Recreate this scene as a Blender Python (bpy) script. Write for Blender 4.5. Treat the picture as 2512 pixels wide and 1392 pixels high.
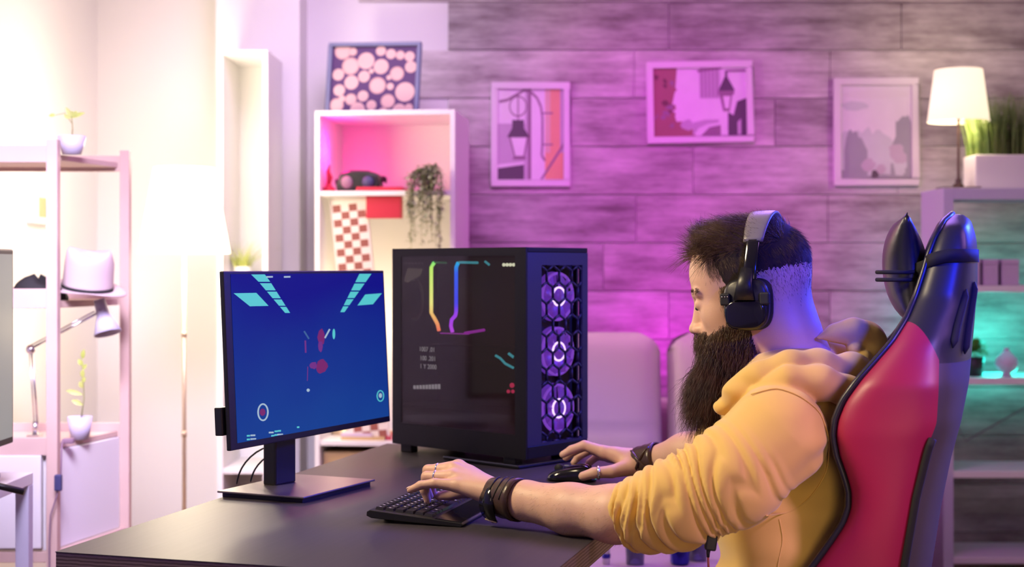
import bpy, bmesh, math, random
import numpy as np
from mathutils import Vector, Matrix
R = math.radians
rnd = random.Random(7)
rng = np.random.default_rng(7)
for o in list(bpy.data.objects): bpy.data.objects.remove(o)
SC = bpy.context.scene
COL = SC.collection

# ------------------------------------------------------------------ camera
F = 3489.0; CX = 1256.0; HY = 655.0; CAMZ = 1.221
cam_d = bpy.data.cameras.new('camera'); cam = bpy.data.objects.new('camera', cam_d); COL.objects.link(cam)
cam.location = (0, 0, CAMZ); cam.rotation_euler = (R(90), 0, 0)
cam_d.sensor_width = 36; cam_d.lens = 36*F/2512.0
cam_d.shift_y = (HY-696)/2512.0
cam_d.dof.use_dof = True; cam_d.dof.focus_distance = 2.65; cam_d.dof.aperture_fstop = 3.8
cam_d.clip_start = 0.05
SC.camera = cam

# ------------------------------------------------------------------ world + exposure
w = bpy.data.worlds.new('world'); SC.world = w; w.use_nodes = True
bg = w.node_tree.nodes['Background']; bg.inputs[0].default_value = (0.62, 0.5, 0.8, 1); bg.inputs[1].default_value = 0.06
SC.view_settings.view_transform = 'Standard'; SC.view_settings.look = 'None'
SC.view_settings.gamma = 1; SC.view_settings.use_curve_mapping = False
SC.view_settings.exposure = 0.0
SC.cycles.max_bounces = 6; SC.cycles.diffuse_bounces = 3; SC.cycles.glossy_bounces = 3
SC.cycles.transmission_bounces = 6; SC.cycles.transparent_max_bounces = 8
SC.cycles.caustics_reflective = False; SC.cycles.caustics_refractive = False
SC.cycles.sample_clamp_indirect = 4.0
SC.cycles.use_denoising = True

def light(name, kind, loc, color, energy, size=0.1, target=None, spot=None, size_y=None, blend=0.6, spread=None):
    d = bpy.data.lights.new(name, kind); o = bpy.data.objects.new(name, d); COL.objects.link(o)
    o.location = loc; d.color = color; d.energy = energy
    if kind == 'AREA':
        d.size = size
        if size_y: d.shape = 'RECTANGLE'; d.size_y = size_y
        if spread: d.spread = R(spread)
    else: d.shadow_soft_size = size
    if kind == 'SPOT': d.spot_size = R(spot or 60); d.spot_blend = blend
    if target is not None:
        o.rotation_euler = (Vector(target)-Vector(loc)).to_track_quat('-Z', 'Y').to_euler()
    return o

# unseen lamps out of frame: RGB lamps, plus added fill lights
light('key_lamp', 'AREA', (-1.20, 2.30, 2.30), (1.0, 0.80, 0.48), 16.5, 0.45, target=(0.45, 2.5, 1.0), spread=110)
light('face_fill', 'AREA', (-0.2, 0.4, 1.5), (0.9, 0.66, 0.5), 0.4, 0.5, target=(0.5, 2.5, 1.0), spread=90)  # weak unseen fill added from the camera side
light('low_fill', 'SPOT', (0.40, 0.80, 0.95), (1.0, 0.72, 0.36), 24, 0.15, target=(0.50, 2.4, 0.70), spot=23, blend=0.6)  # unseen warm fill added to brighten the torso and sleeve
light('lilac_top_lamp', 'AREA', (1.95, 2.10, 2.05), (0.60, 0.26, 1.0), 9, 0.3, target=(0.5, 2.35, 0.95))
light('lilac_spot_lamp', 'SPOT', (1.35, 1.15, 1.85), (0.80, 0.42, 1.0), 100, 0.15, target=(0.56, 2.32, 0.88), spot=19, blend=0.8)
light('blue_lamp', 'SPOT', (1.10, 0.75, 1.85), (0.004, 0.02, 1.0), 300, 0.08, target=(0.70, 2.45, 1.25), spot=18, blend=0.8)
light('blue_rear_lamp', 'AREA', (1.9, 3.3, 1.8), (0.02, 0.05, 1.0), 20, 0.3, target=(0.75, 2.6, 1.15), spread=90)
light('violet_rear_lamp', 'AREA', (0.9, 4.2, 2.5), (0.42, 0.20, 1.0), 9, 0.8, target=(0.3, 2.8, 0.8), spread=100)
light('magenta_wall_lamp', 'AREA', (0.72, 5.72, 0.78), (0.9, 0.0, 0.9), 2.5, 0.5, target=(0.70, 6.0, 1.35), size_y=0.12)
light('magenta_wall_spot', 'SPOT', (0.50, 4.4, 2.5), (0.95, 0.0, 1.0), 84, 0.2, target=(0.66, 6.0, 1.32), spot=76, blend=1.0)
light('ceiling_fill', 'AREA', (0.3, 4.1, 2.7), (0.66, 0.13, 0.95), 20, 1.6, target=(0.3, 5.4, 0.6))  # unseen overhead fill added to tint the back wall purple
light('corner_fill', 'AREA', (-0.5, 4.6, 2.7), (0.90, 0.72, 1.0), 4.5, 0.6, target=(-0.7, 6.0, 1.9), spread=75)  # unseen fill added to lift the upper left of the back wall
light('left_fill', 'AREA', (-0.8, 2.3, 2.4), (0.80, 0.70, 1.0), 14, 0.6, target=(-1.4, 4.2, 0.9), spread=50)  # unseen fill added to brighten the fronts of the left shelves
# ------------------------------------------------------------------ helpers
def P(px, py, Y): return Vector(((px-CX)/F*Y, Y, CAMZ-(py-HY)/F*Y))
A0 = Vector((-0.755, 2.35, 0)); U = Vector((0.2816, 0.9595, 0)); W_ = Vector((0.9595, -0.2816, 0))
DZ = 0.75
def D(u, w, z=DZ): return A0 + U*u + W_*w + Vector((0, 0, z))
ROT_U = math.atan2(U.y, U.x)      # local x -> along U
MATS = {}
def mat(name, color=(0.8,)*3, rough=0.5, metal=0.0, emit=None, estr=1.0, spec=0.5, sheen=0.0, coat=0.0,
        noise=None, bump=None, trans=0.0, alpha=1.0, sss=0.0):
    """noise=(scale, strength, color2) mixes a second colour; bump=(scale, strength)"""
    m = bpy.data.materials.new(name); m.use_nodes = True; MATS[name] = m
    nt = m.node_tree; b = nt.nodes['Principled BSDF']
    b.inputs['Base Color'].default_value = (*color, 1); b.inputs['Roughness'].default_value = rough
    b.inputs['Metallic'].default_value = metal
    b.inputs['Specular IOR Level'].default_value = spec
    if sheen: b.inputs['Sheen Weight'].default_value = sheen
    if coat: b.inputs['Coat Weight'].default_value = coat
    if trans: b.inputs['Transmission Weight'].default_value = trans
    if alpha < 1: b.inputs['Alpha'].default_value = alpha
    if sss:
        b.inputs['Subsurface Weight'].default_value = sss; b.inputs['Subsurface Radius'].default_value = (0.012, 0.005, 0.003)
        b.inputs['Subsurface Scale'].default_value = 1.0
    if emit: b.inputs['Emission Color'].default_value = (*emit, 1); b.inputs['Emission Strength'].default_value = estr
    if noise or bump:
        tc = nt.nodes.new('ShaderNodeTexCoord')
        if noise:
            n = nt.nodes.new('ShaderNodeTexNoise'); n.inputs['Scale'].default_value = noise[0]; n.inputs['Detail'].default_value = 6
            nt.links.new(tc.outputs['Object'], n.inputs['Vector'])
            r = nt.nodes.new('ShaderNodeMapRange'); r.inputs[1].default_value = 0.35; r.inputs[2].default_value = 0.65
            r.inputs[4].default_value = noise[1]; nt.links.new(n.outputs['Fac'], r.inputs[0])
            mx = nt.nodes.new('ShaderNodeMix'); mx.data_type = 'RGBA'
            mx.inputs[6].default_value = (*color, 1); mx.inputs[7].default_value = (*noise[2], 1)
            nt.links.new(r.outputs[0], mx.inputs[0]); nt.links.new(mx.outputs[2], b.inputs['Base Color'])
        if bump:
            n2 = nt.nodes.new('ShaderNodeTexNoise'); n2.inputs['Scale'].default_value = bump[0]; n2.inputs['Detail'].default_value = 4
            nt.links.new(tc.outputs['Object'], n2.inputs['Vector'])
            bp = nt.nodes.new('ShaderNodeBump'); bp.inputs['Strength'].default_value = bump[1]; bp.inputs['Distance'].default_value = 0.002
            nt.links.new(n2.outputs['Fac'], bp.inputs['Height']); nt.links.new(bp.outputs['Normal'], b.inputs['Normal'])
    return m

def tag(o, label=None, cat=None, group=None, kind=None):
    if label: o['label'] = label
    if cat: o['category'] = cat
    if group: o['group'] = group
    if kind: o['kind'] = kind
    return o
def thing(name, label, cat, loc=(0, 0, 0), rz=0.0, group=None):
    o = bpy.data.objects.new(name, None); COL.objects.link(o); o.empty_display_size = 0.05
    o.location = loc; o.rotation_euler = (0, 0, rz)
    return tag(o, label, cat, group)

class MB:
    """collects shapes into one mesh; M is a local matrix applied to what is added"""
    def __init__(s): s.v = []; s.f = []; s.mi = []; s.sm = []; s.cur = 0; s.M = Matrix()
    def _add(s, vs, fs, smooth=False):
        b = len(s.v); s.v += [tuple(s.M @ Vector(v)) for v in vs]
        for f in fs: s.f.append(tuple(b+i for i in f)); s.mi.append(s.cur); s.sm.append(smooth)
    def box(s, c, d, rot=None):
        m = rot if rot is not None else Matrix.Identity(3)
        c = Vector(c); vs = []
        for x in (-.5, .5):
            for y in (-.5, .5):
                for z in (-.5, .5): vs.append(c + m @ Vector((x*d[0], y*d[1], z*d[2])))
        s._add(vs, [(0, 1, 3, 2), (4, 6, 7, 5), (0, 4, 5, 1), (2, 3, 7, 6), (0, 2, 6, 4), (1, 5, 7, 3)]); return s
    def bx(s, x0, x1, y0, y1, z0, z1): return s.box(((x0+x1)/2, (y0+y1)/2, (z0+z1)/2), (x1-x0, y1-y0, z1-z0))
    def prism(s, pts, d, axis='y', off=0.0):
        """polygon pts (a,b) extruded along axis from off to off+d"""
        n = len(pts); vs = []
        for t in (off, off+d):
            for a, b in pts:
                vs.append({'y': (a, t, b), 'x': (t, a, b), 'z': (a, b, t)}[axis])
        fs = [tuple(range(n)), tuple(range(2*n-1, n-1, -1))]
        for i in range(n): j = (i+1) % n; fs.append((i, i+n, j+n, j))
        s._add(vs, fs); return s
    def lathe(s, prof, c=(0, 0, 0), n=32, closed=False):
        c = Vector(c); vs = []; fs = []; m = len(prof)
        for k in range(n):
            a = 2*math.pi*k/n
            for r, z in prof: vs.append(c+Vector((r*math.cos(a), r*math.sin(a), z)))
        for k in range(n):
            k2 = (k+1) % n
            for i in range(m-1 if not closed else m):
                j = (i+1) % m
                fs.append((k*m+i, k2*m+i, k2*m+j, k*m+j))
        if not closed:
            if prof[0][0] > 1e-6: fs.append(tuple(k*m for k in range(n))[::-1])
            if prof[-1][0] > 1e-6: fs.append(tuple(k*m+m-1 for k in range(n)))
        s._add(vs, fs, True); return s
    def tube(s, path, r, n=10, cap=True, flat=None, up=None):
        """path of points; r number or list; flat=(a,b) elliptical radii multiplier"""
        pts = [Vector(p) for p in path]; m = len(pts)
        rs = r if isinstance(r, (list, tuple)) else [r]*m
        vs = []; fs = []; prev = None
        for i, p in enumerate(pts):
            t = (pts[min(i+1, m-1)]-pts[max(i-1, 0)]).normalized()
            if prev is None:
                a = Vector(up) if up is not None else (Vector((0, 0, 1)) if abs(t.z) < .9 else Vector((1, 0, 0)))
                x = (a - t*a.dot(t)).normalized()
            else: x = (prev - t*prev.dot(t)).normalized()
            prev = x; y = t.cross(x)
            fa, fb = flat if flat else (1, 1)
            for k in range(n):
                an = 2*math.pi*k/n
                vs.append(p + x*(math.cos(an)*rs[i]*fa) + y*(math.sin(an)*rs[i]*fb))
        for i in range(m-1):
            for k in range(n):
                k2 = (k+1) % n; fs.append((i*n+k, i*n+k2, (i+1)*n+k2, (i+1)*n+k))
        if cap: fs.append(tuple(range(n))[::-1]); fs.append(tuple((m-1)*n+k for k in range(n)))
        s._add(vs, fs, True); return s
    def cyl(s, a, b, r, n=20): return s.tube([a, b], r, n)
    def ell(s, c, rad, rot=None, n=20, m=12, power=1.0):
        c = Vector(c); q = rot if rot is not None else Matrix.Identity(3); vs = []; fs = []
        def sp(x): return math.copysign(abs(x)**power, x)
        for i in range(m+1):
            th = math.pi*i/m
            for k in range(n):
                ph = 2*math.pi*k/n
                vs.append(c+q @ Vector((rad[0]*sp(math.sin(th))*sp(math.cos(ph)), rad[1]*sp(math.sin(th))*sp(math.sin(ph)), rad[2]*sp(math.cos(th)))))
        for i in range(m):
            for k in range(n):
                k2 = (k+1) % n; fs.append((i*n+k, (i+1)*n+k, (i+1)*n+k2, i*n+k2))
        s._add(vs, fs, True); return s
    def grid(s, rows, close_u=False, close_v=False, caps=False):
        m = len(rows); n = len(rows[0]); vs = [p for r in rows for p in r]; fs = []
        for i in range(m if close_v else m-1):
            for k in range(n if close_u else n-1):
                i2 = (i+1) % m; k2 = (k+1) % n
                fs.append((i*n+k, i*n+k2, i2*n+k2, i2*n+k))
        if caps: fs.append(tuple(range(n))[::-1]); fs.append(tuple((m-1)*n+k for k in range(n)))
        s._add(vs, fs, True); return s
    def build(s, name, mats, parent=None, bevel=None, subs=0, smooth=None, seg=2, fixn=True, solid=None):
        me = bpy.data.meshes.new(name); me.from_pydata(s.v, [], s.f)
        if not isinstance(mats, (list, tuple)): mats = [mats]
        for m in mats: me.materials.append(MATS[m] if isinstance(m, str) else m)
        me.polygons.foreach_set('material_index', s.mi)
        sm = [smooth]*len(s.f) if smooth is not None else s.sm
        me.polygons.foreach_set('use_smooth', sm)
        if fixn:
            bm = bmesh.new(); bm.from_mesh(me); bmesh.ops.remove_doubles(bm, verts=bm.verts, dist=1e-6)
            bmesh.ops.recalc_face_normals(bm, faces=bm.faces); bm.to_mesh(me); bm.free()
        me.validate(); me.update()
        o = bpy.data.objects.new(name, me); COL.objects.link(o)
        if parent is not None: o.parent = parent
        if solid:
            k = o.modifiers.new('solid', 'SOLIDIFY'); k.thickness = solid; k.offset = 0
        if bevel:
            k = o.modifiers.new('bevel', 'BEVEL'); k.width = bevel; k.segments = seg; k.limit_method = 'ANGLE'; k.angle_limit = R(40)
        if subs:
            k = o.modifiers.new('sub', 'SUBSURF'); k.levels = subs; k.render_levels = subs
        return o
def struct(mb, name, mats, **k): o = mb.build(name, mats, **k); o['kind'] = 'structure'; return o
def dup(root, loc=None, rz=None, label=None):
    def cp(o, par):
        c = o.copy(); COL.objects.link(c)
        if par is not None: c.parent = par; c.matrix_parent_inverse = o.matrix_parent_inverse.copy()
        for ch in [x for x in list(o.children)]: cp(ch, c)
        return c
    c = cp(root, None)
    if loc is not None: c.location = loc
    if rz is not None: c.rotation_euler = (0, 0, rz)
    if label: c['label'] = label
    return c
def rotm(ax, deg): return Matrix.Rotation(R(deg), 3, ax)
def frame3(x, z):
    x = Vector(x).normalized(); z = Vector(z); z = (z - x*z.dot(x)).normalized(); y = z.cross(x)
    return Matrix((x, y, z)).transposed()

# ------------------------------------------------------------------ implicit surfaces (numpy) -> one smooth mesh
def smin(a, b, k):
    h = np.clip(0.5+0.5*(b-a)/k, 0, 1)
    return b*(1-h)+a*h-k*h*(1-h)
def smax(a, b, k): return -smin(-a, -b, k)
def cone(p, a, b, ra, rb):
    a = np.array(a, float); b = np.array(b, float); ba = b-a
    t = np.clip(((p-a) @ ba)/ba.dot(ba), 0, 1)
    return np.linalg.norm(p-a-t[:, None]*ba, axis=1)-(ra+(rb-ra)*t)
def ellip(p, c, r, Rm=None):
    q = p-np.array(c, float)
    if Rm is not None: q = q @ np.array(Rm)       # columns of Rm are the axes
    r = np.array(r, float)
    k0 = np.linalg.norm(q/r, axis=1); k1 = np.linalg.norm(q/(r*r), axis=1)
    return k0*(k0-1)/np.maximum(k1, 1e-9)
def surface(fn, lo, hi, h, B=8):
    lo = np.array(lo, float); hi = np.array(hi, float)
    nb = np.ceil((hi-lo)/(h*B)).astype(int)
    bi = np.stack(np.meshgrid(*[np.arange(n) for n in nb], indexing='ij'), -1).reshape(-1, 3)
    cen = lo+(bi+0.5)*h*B
    d = np.concatenate([fn(c) for c in np.array_split(cen, max(1, len(cen)//20000))])
    bi = bi[np.abs(d) < h*B*0.87*1.5+0.004]
    g = np.stack(np.meshgrid(*[np.arange(B+1)]*3, indexing='ij'), -1).reshape(-1, 3)
    V = np.empty((len(bi), (B+1)**3), np.float32)
    for s in range(0, len(bi), 60):
        ii = bi[s:s+60]
        pts = lo+(ii[:, None, :]*B+g[None])*h
        V[s:s+60] = fn(pts.reshape(-1, 3)).reshape(len(ii), -1)
    V = V.reshape(-1, B+1, B+1, B+1)
    C = np.stack([V[:, x:x+B, y:y+B, z:z+B] for x in (0, 1) for y in (0, 1) for z in (0, 1)], -1)
    neg = C < 0; act = neg.any(-1) & ~neg.all(-1)
    bidx, cx, cy, cz = np.nonzero(act); vals = C[bidx, cx, cy, cz]
    cell = bi[bidx]*B+np.stack([cx, cy, cz], -1)
    corners = np.array([(x, y, z) for x in (0, 1) for y in (0, 1) for z in (0, 1)], float)
    acc = np.zeros((len(cell), 3)); cnt = np.zeros(len(cell))
    for i in range(8):
        for j in range(i+1, 8):
            if abs(corners[i]-corners[j]).sum() != 1: continue
            a, b = vals[:, i], vals[:, j]; m = (a < 0) != (b < 0)
            t = np.where(m, a/np.where(m, a-b, 1), 0)
            acc += np.where(m[:, None], corners[i]+t[:, None]*(corners[j]-corners[i]), 0); cnt += m
    verts = lo+(cell+acc/cnt[:, None])*h
    N = (nb*B+4).astype(np.int64)
    key = lambda c: (c[:, 0].astype(np.int64)*N[1]+c[:, 1])*N[2]+c[:, 2]
    K = key(cell); order = np.argsort(K); Ks = K[order]
    faces = []
    for ax in range(3):
        sl0 = [slice(None)]+[slice(0, B)]*3; sl1 = list(sl0); sl1[ax+1] = slice(1, B+1)
        a = V[tuple(sl0)] < 0; b = V[tuple(sl1)] < 0
        e = np.nonzero(a != b); node = bi[e[0]]*B+np.stack(e[1:], -1); flip = a[e]
        o1, o2 = (ax+1) % 3, (ax+2) % 3
        q = []
        for d1, d2 in ((0, 0), (1, 0), (1, 1), (0, 1)):
            c = node.copy(); c[:, o1] -= d1; c[:, o2] -= d2; kk = key(c)
            pos = np.clip(np.searchsorted(Ks, kk), 0, len(Ks)-1)
            q.append(np.where(Ks[pos] == kk, order[pos], -1))
        q = np.stack(q, -1); ok = (q >= 0).all(1); q = q[ok]; flip = flip[ok]
        q[~flip] = q[~flip][:, ::-1]
        faces.append(q)
    return verts, np.concatenate(faces)
def smooth_np(v, f, it=2, lam=0.5):
    n = len(v); e = np.concatenate([f[:, [0, 1]], f[:, [1, 2]], f[:, [2, 3]], f[:, [3, 0]]])
    for _ in range(it):
        acc = np.zeros_like(v); cnt = np.zeros(n)
        for a, b in ((0, 1), (1, 0)):
            for c in range(3): acc[:, c] += np.bincount(e[:, a], v[e[:, b], c], n)
            cnt += np.bincount(e[:, a], minlength=n)
        v = v+lam*(acc/np.maximum(cnt, 1)[:, None]-v)
    return v
def np_mesh(name, v, f, mats, parent=None, mi=None, smooth=True, origin=None):
    me = bpy.data.meshes.new(name)
    v = np.asarray(v, float)
    if origin is not None: v = v-np.array(origin)
    me.vertices.add(len(v)); me.vertices.foreach_set('co', v.astype(np.float32).ravel())
    k = f.shape[1]
    me.loops.add(f.size); me.loops.foreach_set('vertex_index', f.astype(np.int32).ravel())
    me.polygons.add(len(f)); me.polygons.foreach_set('loop_start', np.arange(0, f.size, k, dtype=np.int32))
    for m in (mats if isinstance(mats, (list, tuple)) else [mats]): me.materials.append(MATS[m])
    if mi is not None: me.polygons.foreach_set('material_index', mi.astype(np.int32))
    me.polygons.foreach_set('use_smooth', np.full(len(f), smooth))
    me.update(calc_edges=True); me.validate()
    o = bpy.data.objects.new(name, me); COL.objects.link(o)
    if parent is not None: o.parent = parent
    return o
def strands(name, roots, ctrl, r0, mat_, parent=None, origin=None, mi=None):
    """ctrl (N,S,3) strand points; three-sided tapering hairs in one mesh"""
    N, S, _ = ctrl.shape
    t = np.gradient(ctrl, axis=1); t /= np.maximum(np.linalg.norm(t, axis=2, keepdims=True), 1e-9)
    a = np.cross(t, rng.normal(size=(N, 1, 3))); a /= np.maximum(np.linalg.norm(a, axis=2, keepdims=True), 1e-9)
    b = np.cross(t, a); rad = r0*np.linspace(1, 0.25, S)[None, :, None]
    ring = np.stack([ctrl+rad*(a*math.cos(q)+b*math.sin(q)) for q in (0, 2.094, 4.189)], 2)
    v = ring.reshape(-1, 3); base = np.arange(N)[:, None, None]*S*3+np.arange(S-1)[None, :, None]*3
    k = np.arange(3)[None, None, :]; k2 = (k+1) % 3
    f = np.stack([base+k, base+k2, base+3+k2, base+3+k], -1).reshape(-1, 4)
    return np_mesh(name, v, f, mat_, parent, origin=origin, mi=None if mi is None else np.repeat(mi, (S-1)*3))
def text_mesh(name, body, size, mat_, parent, M, extr=0.0004, align='LEFT'):
    c = bpy.data.curves.new(name+'_c', 'FONT'); c.body = body; c.size = size; c.extrude = extr; c.align_x = align
    t = bpy.data.objects.new(name+'_t', c); COL.objects.link(t)
    dg = bpy.context.evaluated_depsgraph_get(); me = bpy.data.meshes.new_from_object(t.evaluated_get(dg))
    bpy.data.objects.remove(t); me.name = name; me.transform(M); me.materials.clear(); me.materials.append(MATS[mat_])
    o = bpy.data.objects.new(name, me); COL.objects.link(o); o.parent = parent; return o
# ------------------------------------------------------------------ materials
def plank_mat(name, base, white, seed):
    m = bpy.data.materials.new(name); m.use_nodes = True; MATS[name] = m; nt = m.node_tree; b = nt.nodes['Principled BSDF']
    b.inputs['Roughness'].default_value = 0.75
    tc = nt.nodes.new('ShaderNodeTexCoord')
    def noise(scale, det, loc, stretch):
        mp = nt.nodes.new('ShaderNodeMapping'); mp.inputs['Scale'].default_value = stretch; mp.inputs['Location'].default_value = loc
        n = nt.nodes.new('ShaderNodeTexNoise'); n.inputs['Scale'].default_value = scale; n.inputs['Detail'].default_value = det
        n.inputs['Roughness'].default_value = 0.65
        nt.links.new(tc.outputs['Object'], mp.inputs[0]); nt.links.new(mp.outputs[0], n.inputs['Vector']); return n
    n1 = noise(3.2, 8, (seed, 0, seed), (1, 1, 3.2)); n2 = noise(9, 6, (seed, 2, 1), (0.35, 1, 4.5))
    mx = nt.nodes.new('ShaderNodeMath'); mx.operation = 'MULTIPLY_ADD'; mx.inputs[1].default_value = 0.65
    ad = nt.nodes.new('ShaderNodeMath'); ad.operation = 'MULTIPLY'; ad.inputs[1].default_value = 0.35
    nt.links.new(n2.outputs['Fac'], ad.inputs[0]); nt.links.new(n1.outputs['Fac'], mx.inputs[0]); nt.links.new(ad.outputs[0], mx.inputs[2])
    cr = nt.nodes.new('ShaderNodeValToRGB'); cr.color_ramp.elements[0].position = 0.36; cr.color_ramp.elements[0].color = (*base, 1)
    cr.color_ramp.elements[1].position = 0.66; cr.color_ramp.elements[1].color = (*white, 1)
    nt.links.new(mx.outputs[0], cr.inputs[0]); nt.links.new(cr.outputs[0], b.inputs['Base Color'])
    bp = nt.nodes.new('ShaderNodeBump'); bp.inputs['Strength'].default_value = 0.3; bp.inputs['Distance'].default_value = 0.004
    nt.links.new(n2.outputs['Fac'], bp.inputs['Height']); nt.links.new(bp.outputs[0], b.inputs['Normal'])
plank_mat('plank_grey', (0.17, 0.13, 0.14), (0.58, 0.54, 0.54), 1.0)
plank_mat('plank_mid', (0.21, 0.165, 0.175), (0.66, 0.61, 0.60), 5.0)
plank_mat('plank_light', (0.27, 0.22, 0.23), (0.74, 0.70, 0.69), 9.0)
mat('plaster', (0.80, 0.78, 0.79), 0.8, noise=(2, 0.3, (0.76, 0.74, 0.76)), bump=(120, 0.1))
mat('floor_wood', (0.30, 0.19, 0.11), 0.5, noise=(5, 0.8, (0.38, 0.25, 0.15)))
mat('white_paint', (0.82, 0.80, 0.80), 0.4, noise=(3, 0.3, (0.78, 0.77, 0.78)))
mat('white_gloss', (0.85, 0.83, 0.83), 0.25)
mat('lilac_lit_white', (0.62, 0.60, 0.74), 0.45)  # white furniture with the lilac room light mixed into its colour
mat('shelf_wood', (0.62, 0.44, 0.38), 0.55, noise=(6, 0.5, (0.70, 0.52, 0.45)))
mat('black_plastic', (0.012, 0.012, 0.013), 0.38, bump=(400, 0.05))
mat('black_gloss', (0.008, 0.008, 0.009), 0.12, coat=0.3)
mat('black_matt', (0.010, 0.010, 0.011), 0.7)
mat('lampshade_hot', (0.9, 0.85, 0.75), 0.8, emit=(1.0, 0.82, 0.55), estr=3.2)
mat('lampshade_warm', (0.9, 0.85, 0.75), 0.8, emit=(1.0, 0.83, 0.56), estr=1.05)
mat('brass', (0.65, 0.52, 0.35), 0.35, metal=0.6)
mat('steel', (0.7, 0.7, 0.72), 0.25, metal=1.0)
mat('silver', (0.9, 0.88, 0.84), 0.18, metal=1.0)
mat('lamp_iron', (0.09, 0.055, 0.05), 0.4, metal=0.3)
mat('leaf', (0.12, 0.22, 0.045), 0.5, noise=(30, 0.8, (0.24, 0.33, 0.08)))
mat('leaf_light', (0.42, 0.50, 0.10), 0.5, noise=(30, 0.8, (0.55, 0.58, 0.18)))
mat('leaf_trail', (0.20, 0.26, 0.14), 0.55, noise=(60, 1.0, (0.48, 0.50, 0.33)))
mat('stem', (0.30, 0.30, 0.12), 0.6)
mat('pot_lilac', (0.60, 0.57, 0.72), 0.45)
mat('pot_dark', (0.02, 0.016, 0.02), 0.5)
mat('soil', (0.05, 0.03, 0.02), 0.9)
mat('red_card', (0.55, 0.02, 0.05), 0.5)
mat('sofa_fabric', (0.62, 0.57, 0.50), 0.9, sheen=0.3, bump=(260, 0.5))
mat('felt', (0.62, 0.50, 0.50), 0.9, bump=(300, 0.4))
mat('print_white', (0.74, 0.68, 0.72), 0.6)
for nm, c in dict(ink_dark=(0.10, 0.07, 0.10), ink_plum=(0.28, 0.17, 0.24), ink_mauve=(0.52, 0.42, 0.52), ink_pale=(0.78, 0.72, 0.78),
                  ink_orange=(0.75, 0.40, 0.22), ink_tan=(0.70, 0.52, 0.40), ink_brick=(0.33, 0.14, 0.13), ink_brown=(0.16, 0.07, 0.06),
                  ink_grey=(0.34, 0.33, 0.38), ink_mist=(0.60, 0.60, 0.64), log_cut=(0.60, 0.38, 0.38), log_cut_b=(0.50, 0.29, 0.30),
                  log_gap=(0.07, 0.025, 0.12), frame_blue=(0.16, 0.17, 0.30), book_lilac=(0.62, 0.50, 0.66), book_tan=(0.55, 0.38, 0.18),
                  book_cream=(0.80, 0.72, 0.64), book_red=(0.45, 0.05, 0.08), book_navy=(0.05, 0.05, 0.15), chess_brown=(0.30, 0.09, 0.07),
                  chess_cream=(0.82, 0.74, 0.66), lcd=(0.42, 0.42, 0.22)).items():
    mat(nm, c, 0.6, noise=(14, 0.25, tuple(x*0.8 for x in c)))

# ------------------------------------------------------------------ the room
XL, XR, YB, YF, CE = -1.75, 2.75, 6.0, -1.2, 2.85
struct(MB().bx(XL, XR, YF, YB, -0.05, 0), 'floor', 'floor_wood')
struct(MB().bx(XL, XR, YF, YB, CE, CE+0.05), 'ceiling', 'plaster')
struct(MB().bx(XL-0.08, XR+0.08, YB, YB+0.08, -0.05, CE+0.05), 'wall_back', 'plaster')
struct(MB().bx(XL-0.08, XL, YF, YB, -0.05, CE+0.05), 'wall_left', 'plaster')
struct(MB().bx(XR, XR+0.08, YF, YB, -0.05, CE+0.05), 'wall_right', 'plaster')
struct(MB().bx(XL-0.08, XR+0.08, YF-0.08, YF, -0.05, CE+0.05), 'wall_front', 'plaster')
Yp = 5.78
struct(MB().bx((530-CX)/F*Yp, (735-CX)/F*Yp, Yp, YB, 0, CE), 'trim_1', 'plaster')       # pilaster
struct(MB().bx(XL, (530-CX)/F*Yp, YB-0.02, YB, 0, 0.08), 'baseboard_back', 'white_paint')
# plank cladding, stepped at its left end
pl = MB(); prnd = random.Random(3)
rowh = 0.203; ztop = CAMZ+(HY-125)/F*YB      # seam at y=125
xs = lambda px: (px-CX)/F*YB
starts = {-1: 880, 0: 1100, 1: 990, 2: 1100, 3: 1040, 4: 990, 5: 1100}
seams = {0: [1640, 2210], 1: [1555, 2035], 2: [1400, 1900, 2380], 3: [1700, 2200], 4: [1560, 2030], 5: [1480, 1980], 6: [1640, 2035]}
k = -3
while True:
    zt = ztop-(k-1)*rowh; zb = zt-rowh+0.0035
    if zb < 0: zb = 0
    x = xs(starts.get(k, 1100 if k % 2 else 990)); sm = [xs(s) for s in seams.get(k, [1300+prnd.randint(0, 250), 1900+prnd.randint(0, 150)])]
    sm.append(XR)
    zt = min(zt, CE)
    for s in sm:
        pl.cur = prnd.choice([0, 1, 1, 2]); d = 0.012+prnd.uniform(-0.0015, 0.0015)
        pl.bx(x, s-0.002, YB-d, YB, zb, zt); x = s
    if zb <= 0.001: break
    k += 1
struct(pl, 'trim_2', ['plank_grey', 'plank_mid', 'plank_light'], bevel=0.002, seg=1)

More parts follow.
